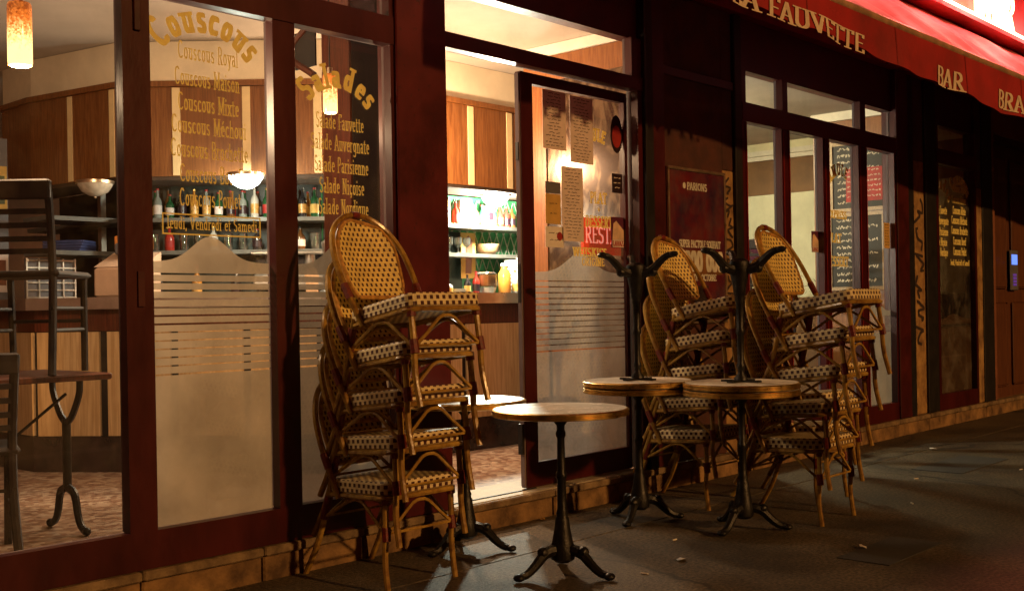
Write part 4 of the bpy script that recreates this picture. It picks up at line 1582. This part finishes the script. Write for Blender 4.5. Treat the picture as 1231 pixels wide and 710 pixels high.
MB().lathe([(.07, 0), (.075, .06)], seg=16).build('foot', 'steel', jar)
jug = thing('juice_bottle', (6.80, 2.2, 1.29), 'squat orange juice bottle on the bar worktop', 'bottle')
MB().lathe([(.05, 0), (.055, .02), (.055, .17), (.03, .21), (.028, .24)], seg=14).build('body', 'bottle_amber', jug)
MB().lathe([(.031, .235), (.031, .26)], seg=10).build('cap', 'white_plastic', jug)
bowl = thing('wooden_bowl', (6.83, 2.42, 1.63), 'round wooden bowl on the lower bar shelf end', 'bowl')
MB().lathe([(.05, 0), (.09, .03), (.105, .09), (.1, .09), (.08, .035), (.001, .012)], seg=18).build('shell', 'crate_wood', bowl)
for k, (xx, h, r, ci) in enumerate(((6.02, .26, .04, 6), (6.13, .12, .05, 6), (6.36, .16, .028, 3), (6.46, .19, .03, 5), (6.93, .2, .03, 2))):
    bottle(xx, 2.2, 1.29, h, r, ci, ['tall white', 'squat white', 'slim black', 'slim red', 'clear'][k] + ' bottle on the worktop behind the bar', 'bottles on the bar worktop')
for k in range(3):
    one(MB().lathe([(.03, 0), (.055, .012), (.06, .016)], seg=16), 'saucer', 'white_plastic', (6.25, 2.18, 1.292 + k * .014), ['bottom', 'middle', 'top'][k] + ' saucer of the small white stack on the bar worktop', 'saucer', 'saucers on the bar worktop')
# bottles along the angled back bar, seen through the left windows
a, b = Vector(BW[1]), Vector(BW[2])
for k in range(15):
    t = .06 + k * .062
    p = a + (b - a) * t
    d = (b - a).normalized()
    nr = Vector((-d.y, d.x))
    p = p - nr * .06
    ci = [0, 2, 0, 3, 4, 2, 0, 1, 2, 6, 0, 4, 2, 3, 0][k]
    bottle(p.x, p.y, 1.86, random.uniform(.17, .23), .03, ci, names[k] + ' bottle from the left, ' + BC[ci][0] + ', on the angled shelf behind the window lettering', 'bottles on the angled bar shelf')
for k in range(12):
    t = .1 + k * .075
    p = a + (b - a) * t - nr * .03
    if k % 3 == 1:
        ci = [5, 6, 3, 1][k // 3]
        bottle(p.x, p.y, 1.63, random.uniform(.14, .18), .034, ci, BC[ci][0] + ' jar-like bottle on the middle angled shelf, ' + ['first', 'second', 'third', 'last'][k // 3] + ' from the left', 'bottles on the middle angled shelf')
    else:
        one(MB().lathe([(.03, 0), (.036, .12), (.033, .12), (.028, .01), (.001, .008)], seg=12), 'tumbler', 'glass_item', (p.x, p.y, 1.63), names[k] + ' place from the left, a plain tumbler on the middle angled shelf', 'glass', 'tumblers on the middle shelf')
for k in range(14):
    t = .03 + k * .066
    p = a + (b - a) * t + nr * .03
    ci = [2, 0, 1, 0, 3, 0, 2, 5, 0, 1, 3, 2, 0, 4][k]
    bottle(p.x, p.y, 1.86, random.uniform(.19, .235), .027, ci, names[k] + ' bottle from the left in the rear row, ' + BC[ci][0] + ', on the angled shelf', 'bottles in the rear row of the angled shelf')
# espresso machine and clutter on the back worktop
pm = a + (b - a) * .8 - nr * .02
em = thing('espresso_machine', (pm.x, pm.y, 1.29), 'steel espresso machine behind the counter under the salad lettering', 'espresso machine', rz=math.atan2(d.y, d.x))
MB().cbox(-.26, .26, -.14, .14, .05, .16, .012).build('base', 'steel', em)
MB().cbox(-.26, .26, .02, .14, .16, .3, .012).build('back_body', 'grey_panel', em)
MB().cbox(-.28, .28, -.15, .15, .3, .325, .008).build('cup_tray', 'steel', em)
for s_x in (-.14, .14):
    MB().lathe([(.035, .2), (.04, .25), (.04, .3)], (s_x, -.07, 0), 12).build('group_head', 'steel', em)
    MB().tube([(s_x, -.1, .215), (s_x, -.22, .2)], .012, 8, 1).build('filter_handle', 'black_paint', em)
for s_x in (-.22, .22):
    MB().tube([(s_x, -.12, .05), (s_x, -.12, 0)], .015, 8, 1).build('foot', 'black_paint', em)
for k in range(3):
    p = a + (b - a) * (.12 + .2 * k) - nr * .1
    bottle(p.x, p.y, 1.29, .26 - .03 * k, .036, [2, 4, 3][k], ['clear', 'amber', 'black'][k] + ' bottle standing on the angled worktop behind the counter', 'bottles on the angled worktop')
tp = thing('beer_tap', (4.62, 1.78, 1.29), 'chrome beer tap column on the bar counter', 'beer tap')
MB().lathe([(.06, 0), (.06, .01), (.028, .03), (.028, .3), (.034, .31), (.034, .34), (.01, .36)], seg=16).build('column', 'steel', tp)
MB().tube([(0, 0, .27), (-.06, -.08, .28), (-.07, -.1, .2)], .01, 8, 4).build('spout', 'steel', tp)
MB().tube([(0, 0, .35), (0, -.02, .46)], .011, 8, 1).build('handle', 'black_paint', tp)
rd = thing('round_badge', (4.45, 1.72, 1.29), 'small arched advert stand on the counter under the salad lettering', 'advert stand')
MB().quad(*[(.06 * math.cos(R(q)), 0, .10 + .07 * math.sin(R(q))) for q in range(0, 181, 15)]).quad((-.05, 0, 0), (.05, 0, 0), (.05, 0, .095), (-.05, 0, .095)).build('card', 'skin_cream', rd)
# leftmost corner of the bar: grey post with cards, machine, books, box
gp = thing('grey_post', (3.38, 4.05, ZF), 'grey upright post with two picture cards left of the bar', 'post')
bpart(MB().box(3.30, 3.46, 3.95, 4.15, ZF, 2.45), 'shaft', 'grey_panel', gp)
bpart(MB().box(3.31, 3.45, 3.938, 3.95, 1.93, 2.25), 'picture_card', 'paper_yellow', gp)
bpart(MB().box(3.33, 3.43, 3.932, 3.938, 1.98, 2.18), 'picture', 'leaf', gp)
bpart(MB().box(3.31, 3.45, 3.938, 3.95, 1.35, 1.63), 'picture_card', 'paper', gp)
bpart(MB().box(3.33, 3.43, 3.932, 3.938, 1.4, 1.58), 'picture', 'red_brown_wall', gp)
mc = thing('cash_register', (3.78, 2.86, 1.29), 'beige cash register on the bar counter', 'cash register', rz=R(-54))
MB().cbox(-.17, .17, -.14, .16, 0, .20, .015).build('body', 'beige_plastic', mc)
q = MB()
q.quad((-.17, -.13, .202), (.17, -.13, .202), (.17, .16, .31), (-.17, .16, .31))
q.quad((-.17, .16, .202), (-.17, -.13, .202), (-.17, .16, .31)).quad((.17, -.13, .202), (.17, .16, .202), (.17, .16, .31))
q.quad((.17, .16, .202), (-.17, .16, .202), (-.17, .16, .31), (.17, .16, .31))
q.build('keyboard_hood', 'beige_plastic', mc)
MB().cbox(-.1, .1, .02, .14, .29, .37, .01).build('display', 'grey_panel', mc)
MB().tube([(.05, -.142, .17), (.08, -.16, .1), (.06, -.142, .02)], .006, 6).build('cable', 'black_paint', mc)
bx = one(MB().cbox(-.12, .12, -.06, .06, 0, .1, .006), 'tissue_box', 'orange_box', (4.02, 3.2, 1.63), 'orange box on the shelf above the cash register', 'box', rz=R(-48))
for k in range(4):
    one(MB().cbox(-.15, .15, -.1, .1, 0, .018, .003), 'book', 'blue_book', (3.75, 3.62, 1.632 + k * .02), ['lowest', 'second', 'third', 'topmost'][k] + ' book of the dark blue pile left of the cash register', 'book', 'pile of blue books', rz=R(-60 + 3 * k))
sh = thing('side_shelf', (3.75, 3.62, 1.6), 'grey side shelf above the left end of the bar', 'shelf')
bpart(MB().box(3.5, 4.1, 3.42, 3.8, 1.6, 1.63), 'board', 'shelf_grey', sh)
bpart(MB().box(3.5, 4.1, 3.42, 3.8, 1.84, 1.87), 'board', 'shelf_grey', sh)
bpart(MB().box(4.06, 4.1, 3.75, 3.8, 1.3, 2.1), 'bracket', 'steel', sh)
gr = thing('shelf_grid', (3.6, 3.55, 1.3), 'grey compartment rack behind the wooden chair back', 'rack')
bpart(MB().box(3.42, 3.78, 3.6, 3.62, 1.29, 1.58), 'back', 'grey_panel', gr)
mbk = MB()
for k in range(6):
    mbk.box(3.42, 3.78, 3.585, 3.6, 1.3 + k * .052, 1.31 + k * .052)
for k in range(5):
    mbk.box(3.42 + k * .087, 3.43 + k * .087, 3.584, 3.599, 1.29, 1.58)
bpart(mbk, 'grid', 'steel', gr)

# ------------------------------------------------------------------ lamps
def point(name, loc, energy, col, size=.06):
    L = bpy.data.lights.new(name, 'POINT')
    L.energy = energy
    L.color = col
    L.shadow_soft_size = size
    o = bpy.data.objects.new(name, L)
    COL.objects.link(o)
    o.location = loc
    return o


def pendant(x, y, zc, sc, label, energy):
    t = thing('pendant_lamp', (x, y, zc), label, 'pendant lamp', 'glass pendant lamps')
    r, h = .0525 * sc, .14 * sc
    MB().lathe([(r * .96, -h), (r, -h * .9), (r, h * .9), (r * .9, h)], seg=20).build('lamp_shade', 'pendant_glow', t)
    MB().lathe([(r * .8, -h - .003), (r * .8, -h - .001)], seg=16).build('bulb', 'pendant_core', t)
    MB().lathe([(r * .4, h), (r * .4, h + .05 * sc)], seg=12).build('lamp_cap', 'chrome', t)
    MB().tube([(0, 0, h + .05 * sc), (0, 0, ZC - zc)], .004, 6, 1).build('cord', 'black_paint', t)
    point('pendant_light', (x, y, zc - h - .08), energy, (1.0, .66, .38))
    return t


pendant(2.2, .86, 2.43, 1.0, 'glowing orange glass pendant lamp at the upper left window', 100)
pendant(3.50, .30, 2.255, .68, 'glowing orange pendant lamp behind the salad lettering', 3)
pendant(4.48, .763, 2.55, 1.0, 'added orange pendant lamp out of sight near the inner pillar, behind the burgundy wall', 40)  # unseen lamp, put in to light the room and the doorway
pendant(5.31, 1.56, 2.5, 1.0, 'added orange pendant lamp over the bar, out of sight behind the burgundy pillar', 170)  # unseen lamp, put in to brighten the bulkhead over the bar


def bowl_lamp(x, y, z, lit, label, energy):
    t = thing('bowl_lamp', (x, y, z), label, 'bowl lamp', 'bowl lamps under the bar cabinet')
    prof = [(.001, -.085), (.04, -.08), (.085, -.055), (.112, -.015), (.118, 0.0)]
    MB().lathe(prof, seg=22).build('bowl', 'bowl_glow' if lit else 'bowl_off', t)
    MB().lathe([(.125, 0), (.125, .02), (.06, .03)], seg=22).build('rim', 'chrome', t)
    if not lit:
        MB().ball((0, 0, -.09), .01).build('finial', 'chrome', t)
    if lit:
        point('bowl_light', (x, y, z - .13), energy, (.98, 1.0, .78), .06)
    return t


def at(px, depth):
    lat = (px - 615.5) / 1340 * depth
    p = fwd * depth + r0 * lat
    return p.x, p.y - 4.12


x_, y_ = at(298, 7.5)
bowl_lamp(x_, y_, 2.09, True, 'lit white bowl lamp hanging behind the couscous lettering', 24)
x_, y_ = at(117, 7.62)
bowl_lamp(x_, y_, 2.07, False, 'unlit glass bowl lamp under the left end of the bar cabinet', 0)
bowl_lamp(6.62, 2.12, 2.09, True, 'lit white bowl lamp over the shelves behind the open door', 260)
# ceiling tube in the right-hand room, above the window head
tl = thing('ceiling_tube_lamp', (8.7, 2.2, 2.95), 'fluorescent tube lamp on the ceiling of the right-hand room', 'tube lamp')
MB().box(-.6, .6, -.06, .06, .04, .1).build('housing', 'white_plastic', tl)
MB().tube([(-.58, 0, 0.01), (.58, 0, 0.01)], .02, 8, 1).build('tube', 'tube_light', tl)
point('tube_lamp_light', (8.7, 2.2, 2.82), 170, (1.0, .87, .5), .2)

# ------------------------------------------------------------------ furniture inside the left window
def wooden_chair(name, loc, rz, label, group):
    """dark ladder-back cafe chair, back towards -Y"""
    t = thing(name, loc, label, 'chair', group, rz)
    for s in (-1, 1):
        MB().tube([(s * .17, .2, 0), (s * .175, .19, .44)], .017, 8, 1).build('leg', 'black_wood', t)
        MB().tube([(s * .19, -.24, 0), (s * .175, -.185, .25), (s * .172, -.17, .46), (s * .178, -.2, .68), (s * .185, -.245, .86)], .019, 8, 5).build('back_post', 'black_wood', t)
    MB().cbox(-.205, .205, -.19, .22, .44, .47, .012).build('seat', 'black_wood', t)
    MB().cbox(-.2, .2, -.262, -.235, .78, .87, .008).build('top_rail', 'black_wood', t)
    for z, y in ((.73, -.222), (.67, -.205), (.61, -.195), (.555, -.187)):
        MB().box(-.17, .17, y - .008, y + .008, z - .012, z + .012).build('slat', 'black_wood', t)
    for z in (.2, .3):
        for s in (-1, 1):
            MB().tube([(s * .175, -.2, z), (s * .172, .19, z)], .009, 6, 1).build('stretcher', 'black_wood', t)
    MB().tube([(-.17, .19, .24), (.17, .19, .24)], .009, 6, 1).build('stretcher', 'black_wood', t)
    return t


face = math.atan2(-fwd.x, fwd.y)      # rotation that turns a chair back to the viewer
wooden_chair('wooden_chair', (2.30, 1.02, .905), R(-47), 'dark ladder-back chair standing on the inside table', 'dark wooden chairs inside')
wooden_chair('wooden_chair', (1.92, .82, ZF), R(-20), 'dark wooden chair on the floor under the left window table', 'dark wooden chairs inside')
it = thing('cafe_table', (2.0, 1.08, ZF), 'dark rectangular cafe table on cast iron legs inside the left window', 'table')
bpart(MB().cbox(1.35, 2.53, .70, 1.38, .875, .905, .006), 'table_top', 'dark_wood', it)
for X in (2.46, 1.5):
    for s in (-1, 1):
        yc = 1.02
        bpart(MB().tube([(X, yc + s * .14, .875), (X, yc + s * .13, .80), (X, yc + s * .06, .70), (X, yc, .66)], .016, 8, 5), 'bracket', 'cast_iron', it)
        bpart(MB().tube([(X, yc, .36), (X, yc + s * .07, .33), (X, yc + s * .1, .24), (X, yc + s * .13, .19), (X, yc + s * .18, .165)], lambda t: .02 - .004 * t, 8, 5).ball((X, yc + s * .185, .17), .02), 'foot', 'cast_iron', it)
    bpart(MB().tube([(X, yc, .68), (X, yc, .34)], .02, 10, 1), 'column', 'cast_iron', it)
bpart(MB().tube([(2.46, 1.02, .8), (1.95, 1.02, .42), (1.5, 1.02, .8)], .008, 6, 1), 'cross_brace', 'cast_iron', it)

# right-hand room: plant, picture, stacked wooden chair
pl = thing('potted_plant', (10.6, 2.35, ZF), 'sparse twiggy plant in a dark pot behind the right window', 'plant')
MB().lathe([(.14, 0), (.2, .5), (.19, .55), (.17, .5)], seg=18).build('pot', 'slate', pl)
tw, lv = MB(), MB()
for k in range(42):
    an = random.uniform(0, 6.28)
    sp_ = random.uniform(.2, .95)
    hh = random.uniform(1.0, 1.75)
    p0 = Vector((random.uniform(-.05, .05), random.uniform(-.05, .05), .5))
    p3 = Vector((math.cos(an) * sp_ * .75, math.sin(an) * sp_, hh))
    mid = p0.lerp(p3, .5) + Vector((0, 0, .2))
    tw.tube([p0, mid, p3], lambda t: .008 * (1 - t * .7), 5, 4)
    for j in range(26):
        t = random.uniform(.5, 1)
        c = (p0 * (1 - t) ** 2 + mid * 2 * t * (1 - t) + p3 * t * t) + Vector([random.uniform(-.07, .07) for _ in range(3)])
        d = Vector([random.uniform(-1, 1) for _ in range(3)]).normalized() * .035
        e = d.orthogonal().normalized() * .008
        lv.quad(c - d, c + e, c + d, c - e)
tw.build('twigs', 'twig', pl)
tag(lv.build('leaves', 'leaf', pl), kind='stuff')
wooden_chair('wooden_chair', (9.35, 1.15, .9), R(-70), 'dark chair put up on a table behind the right window', 'dark wooden chairs inside')
it2 = thing('cafe_table', (9.35, 1.2, ZF), 'dark cafe table carrying a chair behind the right window', 'table')
bpart(MB().cbox(9.0, 9.75, .85, 1.55, .87, .9, .006), 'table_top', 'dark_wood', it2)
bpart(MB().lathe([(.25, .15), (.24, .17), (.04, .2), (.03, .86)], (9.37, 1.2, 0), 16), 'pedestal', 'cast_iron', it2)
pf = thing('framed_picture', (11.6, 2.6, 1.5), 'small framed picture on the pale wall left of the plant', 'picture')
bpart(MB().box(11.62, 11.66, 2.45, 2.85, 1.5, 1.95), 'frame', 'steel', pf)
bpart(MB().box(11.612, 11.62, 2.48, 2.82, 1.53, 1.92), 'picture', 'coffee_sticker', pf)
mp_ = thing('metal_post', (9.6, .75, ZF), 'slim bright metal post behind the right window', 'post')
bpart(MB().lathe([(.12, .15), (.12, .17), (.018, .19), (.018, 1.62)], (9.6, .75, 0), 14), 'shaft', 'chrome', mp_)

# ------------------------------------------------------------------ rattan bistro chairs, stacked
def make_chair():
    t = thing('bistro_chair', (0, 0, 0), 'chair', 'chair', 'stacked rattan bistro chairs')
    # seat: woven pad with rounded front, banded sides
    prof = []
    fw2, bw2, yf, yb = .205, .175, -.315, .135
    c = .05

    def rc(cx_, cy_, a0, a1, n=5):
        return [(cx_ + c * math.cos(R(a0 + (a1 - a0) * k / n)), cy_ + c * math.sin(R(a0 + (a1 - a0) * k / n))) for k in range(n + 1)]
    prof = rc(-fw2 + c, yf + c, 180, 270) + rc(fw2 - c, yf + c, 270, 360) + rc(bw2 - c, yb - c, 0, 90) + rc(-bw2 + c, yb - c, 90, 180)
    cy_ = -.09
    rings = [(.400, .97), (.406, 1.0), (.448, 1.0), (.456, .975)]
    mb = MB()
    per = [0]
    for k in range(len(prof)):
        a, b = prof[k], prof[(k + 1) % len(prof)]
        per.append(per[-1] + math.hypot(a[0] - b[0], a[1] - b[1]))

    def rp(k, j):
        z, s_ = rings[j]
        x, y = prof[k % len(prof)]
        return (x * s_, cy_ + (y - cy_) * s_, z - .008 - .055 * (y + .09))
    for j in range(3):
        for k in range(len(prof)):
            v0, v1 = rings[j][0] - .400, rings[j + 1][0] - .400
            mb.quad(rp(k, j), rp(k + 1, j), rp(k + 1, j + 1), rp(k, j + 1), uv=[(per[k], v0), (per[k + 1], v0), (per[k + 1], v1), (per[k], v1)])
    top = [rp(k, 3) for k in range(len(prof))]
    mb.quad(*top, uv=[(p[0], p[1]) for p in top])
    bot = [rp(k, 0) for k in reversed(range(len(prof)))]
    mb.quad(*bot, uv=[(p[0], p[1]) for p in bot])
    mb.build('seat', 'weave_seat', t, smooth=True)
    fr_ = MB()
    ring = [(x * .985, cy_ + (y - cy_) * .985, .380 - .055 * (y + .09)) for x, y in prof]
    fr_.tube(ring + [ring[0]], .0115, 7, 1)
    fr_.build('seat_frame', 'bamboo', t)
    rb = lambda q: .0135
    for s in (-1, 1):
        MB().tube([(s * .185, -.285, .40), (s * .187, -.288, .26), (s * .19, -.283, .13), (s * .192, -.30, 0.0)], .013, 8, 5).build('leg', 'bamboo', t)
        MB().tube([(s * .170, .095, .40), (s * .176, .135, .27), (s * .183, .19, .13), (s * .188, .268, 0.0)], .013, 8, 5).build('leg', 'bamboo', t)
    # outer hoop of the back
    hoop = [(-.188, .02, .36), (-.2, .075, .49), (-.207, .12, .6), (-.197, .165, .71), (-.155, .205, .805), (-.08, .23, .865), (0, .237, .882)]
    hoop = hoop + [(-x, y, z) for x, y, z in reversed(hoop[:-1])]
    MB().tube(hoop, .013, 8, 5).build('back_hoop', 'bamboo', t)
    # woven oval back panel with its own rim
    prof2 = []
    H = 12

    def half(q):
        if q < .12:
            return .118 + .03 * (q / .12)
        if q < .55:
            return .148 + .014 * math.sin((q - .12) / .43 * 1.57)
        return .162 * math.sqrt(max(0, 1 - ((q - .55) / .46) ** 2))

    def cen(q):
        return (.118 + .098 * q + .012 * math.sin(q * 3.14), .495 + .36 * q)
    bm = MB()
    nx = 10
    for side in (0, 1):
        for j in range(H):
            q0, q1 = j / H, (j + 1) / H
            for k in range(nx):
                def pt_(q, u):
                    w_ = half(q) * u
                    y, z = cen(q)
                    y += .03 * (1 - (w_ / .16) ** 2) - .015 + (.007 if side else -.007)
                    return (w_, y, z), (w_, q * .36)
                u0_, u1_ = -1 + 2 * k / nx, -1 + 2 * (k + 1) / nx
                Q = [pt_(q0, u0_), pt_(q0, u1_), pt_(q1, u1_), pt_(q1, u0_)]
                if side:
                    Q.reverse()
                bm.quad(*[a for a, _ in Q], uv=[b for _, b in Q])
    bm.build('backrest', 'weave_back', t, smooth=True)
    rim = []
    for j in range(0, H + 1):
        q = j / H
        y, z = cen(q)
        w_ = -half(q)
        rim.append((w_, y + .03 * (1 - (w_ / .16) ** 2) - .015, z))
    rim2 = rim + [(-x, y, z) for x, y, z in reversed(rim[:-1])] + [rim[0]]
    MB().tube(rim2, .0105, 7, 2).build('backrest_rim', 'cane_rim', t)
    # arched braces under the seat
    MB().tube([(-.188, -.292, .24), (-.11, -.294, .30), (-.045, -.295, .355), (0, -.296, .366), (.045, -.295, .355), (.11, -.294, .30), (.188, -.292, .24)], .0075, 6, 2).build('brace', 'bamboo', t)
    for s in (-1, 1):
        MB().tube([(s * .188, -.288, .24), (s * .186, -.21, .30), (s * .184, -.14, .355), (s * .182, -.09, .366), (s * .181, -.04, .355), (s * .179, .04, .315), (s * .178, .13, .27)], .0075, 6, 2).build('brace', 'bamboo', t)
    MB().tube([(-.178, .14, .26), (0, .115, .36), (.178, .14, .26)], .0075, 6, 5).build('brace', 'bamboo', t)
    for z, yy, ww in ((.245, -.292, .19), (.27, .135, .176)):
        MB().tube([(-ww, yy, z), (ww, yy, z)], .006, 6, 1).build('cross_rail', 'bamboo', t)
    # red bindings at the joints
    for s in (-1, 1):
        MB().tube([(s * .187, -.287, .272), (s * .188, -.292, .215)], .0185, 8, 1).build('binding', 'binding', t)
        MB().tube([(s * .186, -.286, .40), (s * .186, -.287, .365)], .019, 8, 1).build('binding', 'binding', t)
        MB().tube([(s * .1995, .073, .485), (s * .204, .101, .55)], .0175, 8, 1).build('binding', 'binding', t)
        MB().tube([(s * .172, .11, .36), (s * .177, .14, .26)], .0185, 8, 1).build('binding', 'binding', t)
    MB().tube([(-.02, .2375, .882), (.02, .2375, .882)], .0175, 8, 1).build('binding', 'binding', t)
    return t


chair0 = make_chair()
first = [True]


def place_chair(x, y, z, rz, tilt, label):
    o = chair0 if first[0] else copy_tree(chair0)
    first[0] = False
    o.location = (x, y, z)
    o.rotation_euler = (tilt, 0, rz)
    o['label'] = label


LEV = {5: ['bottom', 'second lowest', 'middle', 'second highest', 'topmost'], 2: ['lower', 'upper']}


def stack(n, x, y, where_, rz=0.0, step=.189, fwdstep=.043):
    for k in range(n):
        j = random.uniform(-.012, .012)
        a = -R(1.6) * k
        # the chair leans back a little more with every level, turning about the middle of its seat
        py, pz = -.10, .42
        dy, dz = py - (py * math.cos(a) - pz * math.sin(a)), pz - (py * math.sin(a) + pz * math.cos(a))
        place_chair(x + j * .5 + k * fwdstep * math.sin(rz), y - fwdstep * k * math.cos(rz) + dy, step * k + dz, rz + j, a,
                    LEV[n][k] + ' rattan chair of the stack ' + where_)


stack(5, 3.225, -.325, 'before the salad window left of the door')
stack(5, 5.60, -.34, 'by the pier below the framed poster', rz=R(1), step=.185)
stack(5, 5.575, -1.05, 'nearest the street beside the right table', rz=R(1))
stack(2, 6.12, -.75, 'hidden behind the street-side stack', rz=R(2))


# ------------------------------------------------------------------ bistro tables
def table_base(parent, flip=None, m='cast_iron'):
    """cast iron pedestal with three claw feet; flip = height at which it stands upside down"""
    F = (lambda p: Vector(p)) if flip is None else (lambda p: Vector((p[0], p[1], flip - p[2])))

    def fix(mb):
        mb.v = [F(p) for p in mb.v]
        if flip is not None:
            mb.f = [tuple(reversed(q)) for q in mb.f]
        return mb
    fix(MB().lathe([(.03, .06), (.052, .075), (.056, .11), (.046, .15), (.036, .2), (.030, .25), (.024, .26), (.027, .275), (.021, .29), (.019, .42), (.024, .43), (.024, .445), (.018, .455), (.0165, .60), (.022, .61), (.022, .625),
                    (.017, .635), (.018, .655), (.034, .675), (.036, .69)], seg=16)).build('column', m, parent)
    for k in range(3):
        a = R(42.5 + 120 * k)
        ca, sa = math.cos(a), math.sin(a)
        pr = [(.02, .11), (.06, .115), (.10, .098), (.14, .06), (.18, .03), (.215, .022)]
        mb = MB().tube([(r * ca, r * sa, z) for r, z in pr], lambda t: .029 - .013 * t, 8, 4)
        mb.ball((.222 * ca, .222 * sa, .02), .02, 10, (1.3, 1.3, .85))
        mb.ball((.10 * ca, .10 * sa, .112), .026, 8)
        fix(mb).build('foot', m, parent)
    fix(MB().box(-.11, .11, -.018, .018, .689, .698).box(-.018, .018, -.11, .11, .6892, .6985)).build('mounting_cross', m, parent)


def disc(z, under=False):
    r = .30
    return [(r - .012, z), (r, z + .003), (r, z + .011), (r - .004, z + .013), (r - .004, z + .016), (r, z + .018), (r, z + .026), (r - .007, z + .031), (r - .012, z + .0312)]


def bistro_table(x, y, label, rz=0, inverted=None):
    t = thing('bistro_table', (x, y, 0 if inverted is None else inverted), label, 'table', 'round bistro tables', rz)
    if inverted is None:
        table_base(t)
        z = .699
        MB().lathe(disc(z), seg=56).build('brass_edge', 'brass', t)
        MB().lathe([(.2885, z + .0305), (.2885, z + .0318)], seg=56).build('table_top', 'table_top', t)
    else:
        # table standing on its top, feet in the air
        z = 0.0
        MB().lathe(disc(z + .002), seg=56).build('brass_edge', 'brass', t)
        MB().lathe([(.2885, z + .0325), (.2885, z + .0345)], seg=56).build('table_top', 'table_under', t)
        table_base(t, flip=.734)
    return t


bistro_table(3.715, -.985, 'round bistro table with a pale top standing free before the door', R(0))
bistro_table(3.82, -.29, 'round bistro table half hidden behind the left chair stack', R(15))
bistro_table(5.06, -1.08, 'round bistro table under an upturned one, nearest the street', R(20))
bistro_table(4.95, -.50, 'round bistro table under an upturned one, beside the sliding door', R(35))
bistro_table(5.06, -1.08, 'upturned bistro table with feet in the air, nearest the street', R(0), .732)
bistro_table(4.95, -.50, 'upturned bistro table with feet in the air, before the sliding door', R(0), .732)

# litter on the pavement
def scrap(x, y, s, label, rz, m='paper_white', grp='bits of litter on the pavement'):
    mb = MB()
    pts = []
    for k in range(7):
        a = k * 2 * math.pi / 7
        pts.append((math.cos(a) * s * random.uniform(.6, 1.1), math.sin(a) * s * .45 * random.uniform(.6, 1.1), .004 + random.uniform(0, .012)))
    for k in range(7):
        mb.quad((0, 0, .012), pts[k], pts[(k + 1) % 7])
        mb.quad((0, 0, .010), (pts[(k + 1) % 7][0], pts[(k + 1) % 7][1], pts[(k + 1) % 7][2] - .002), (pts[k][0], pts[k][1], pts[k][2] - .002))
    one(mb, 'paper_scrap', m, (x, y, 0), label, 'litter', grp, rz)


scrap(4.28, -1.22, .05, 'torn paper scrap on the pavement right of the free table', .4)
scrap(8.72, -.6, .05, 'white paper scrap on the pavement joint before the right window', 1.0)
scrap(4.62, -.08, .03, 'brown leaf at the foot of the door step', .2, 'cane_rim')
scrap(10.5, -.9, .05, 'small white scrap far along the pavement', .2)
scrap(5.02, -1.75, .035, 'pale scrap on the pavement before the street-side stack', .8)
butts = [(3.95, -1.25, 'right before the free table'), (4.62, -.95, 'between the free table and the street-side table'), (6.3, -1.45, 'right of the street-side chair stack'),
         (7.2, -1.1, 'before the right window'), (4.05, -.7, 'in the light from the door'), (8.0, -1.5, 'far out on the pavement at the right')]
for k, (x, y, wh) in enumerate(butts):
    a = random.uniform(0, 3.14)
    one(MB().tube([(-.016 * math.cos(a), -.016 * math.sin(a), .005), (.016 * math.cos(a), .016 * math.sin(a), .005)], .0042, 6, 1), 'cigarette_butt', 'paper_white', (x, y, 0),
        'tiny pale cigarette butt ' + wh, 'litter', 'cigarette butts on the pavement')
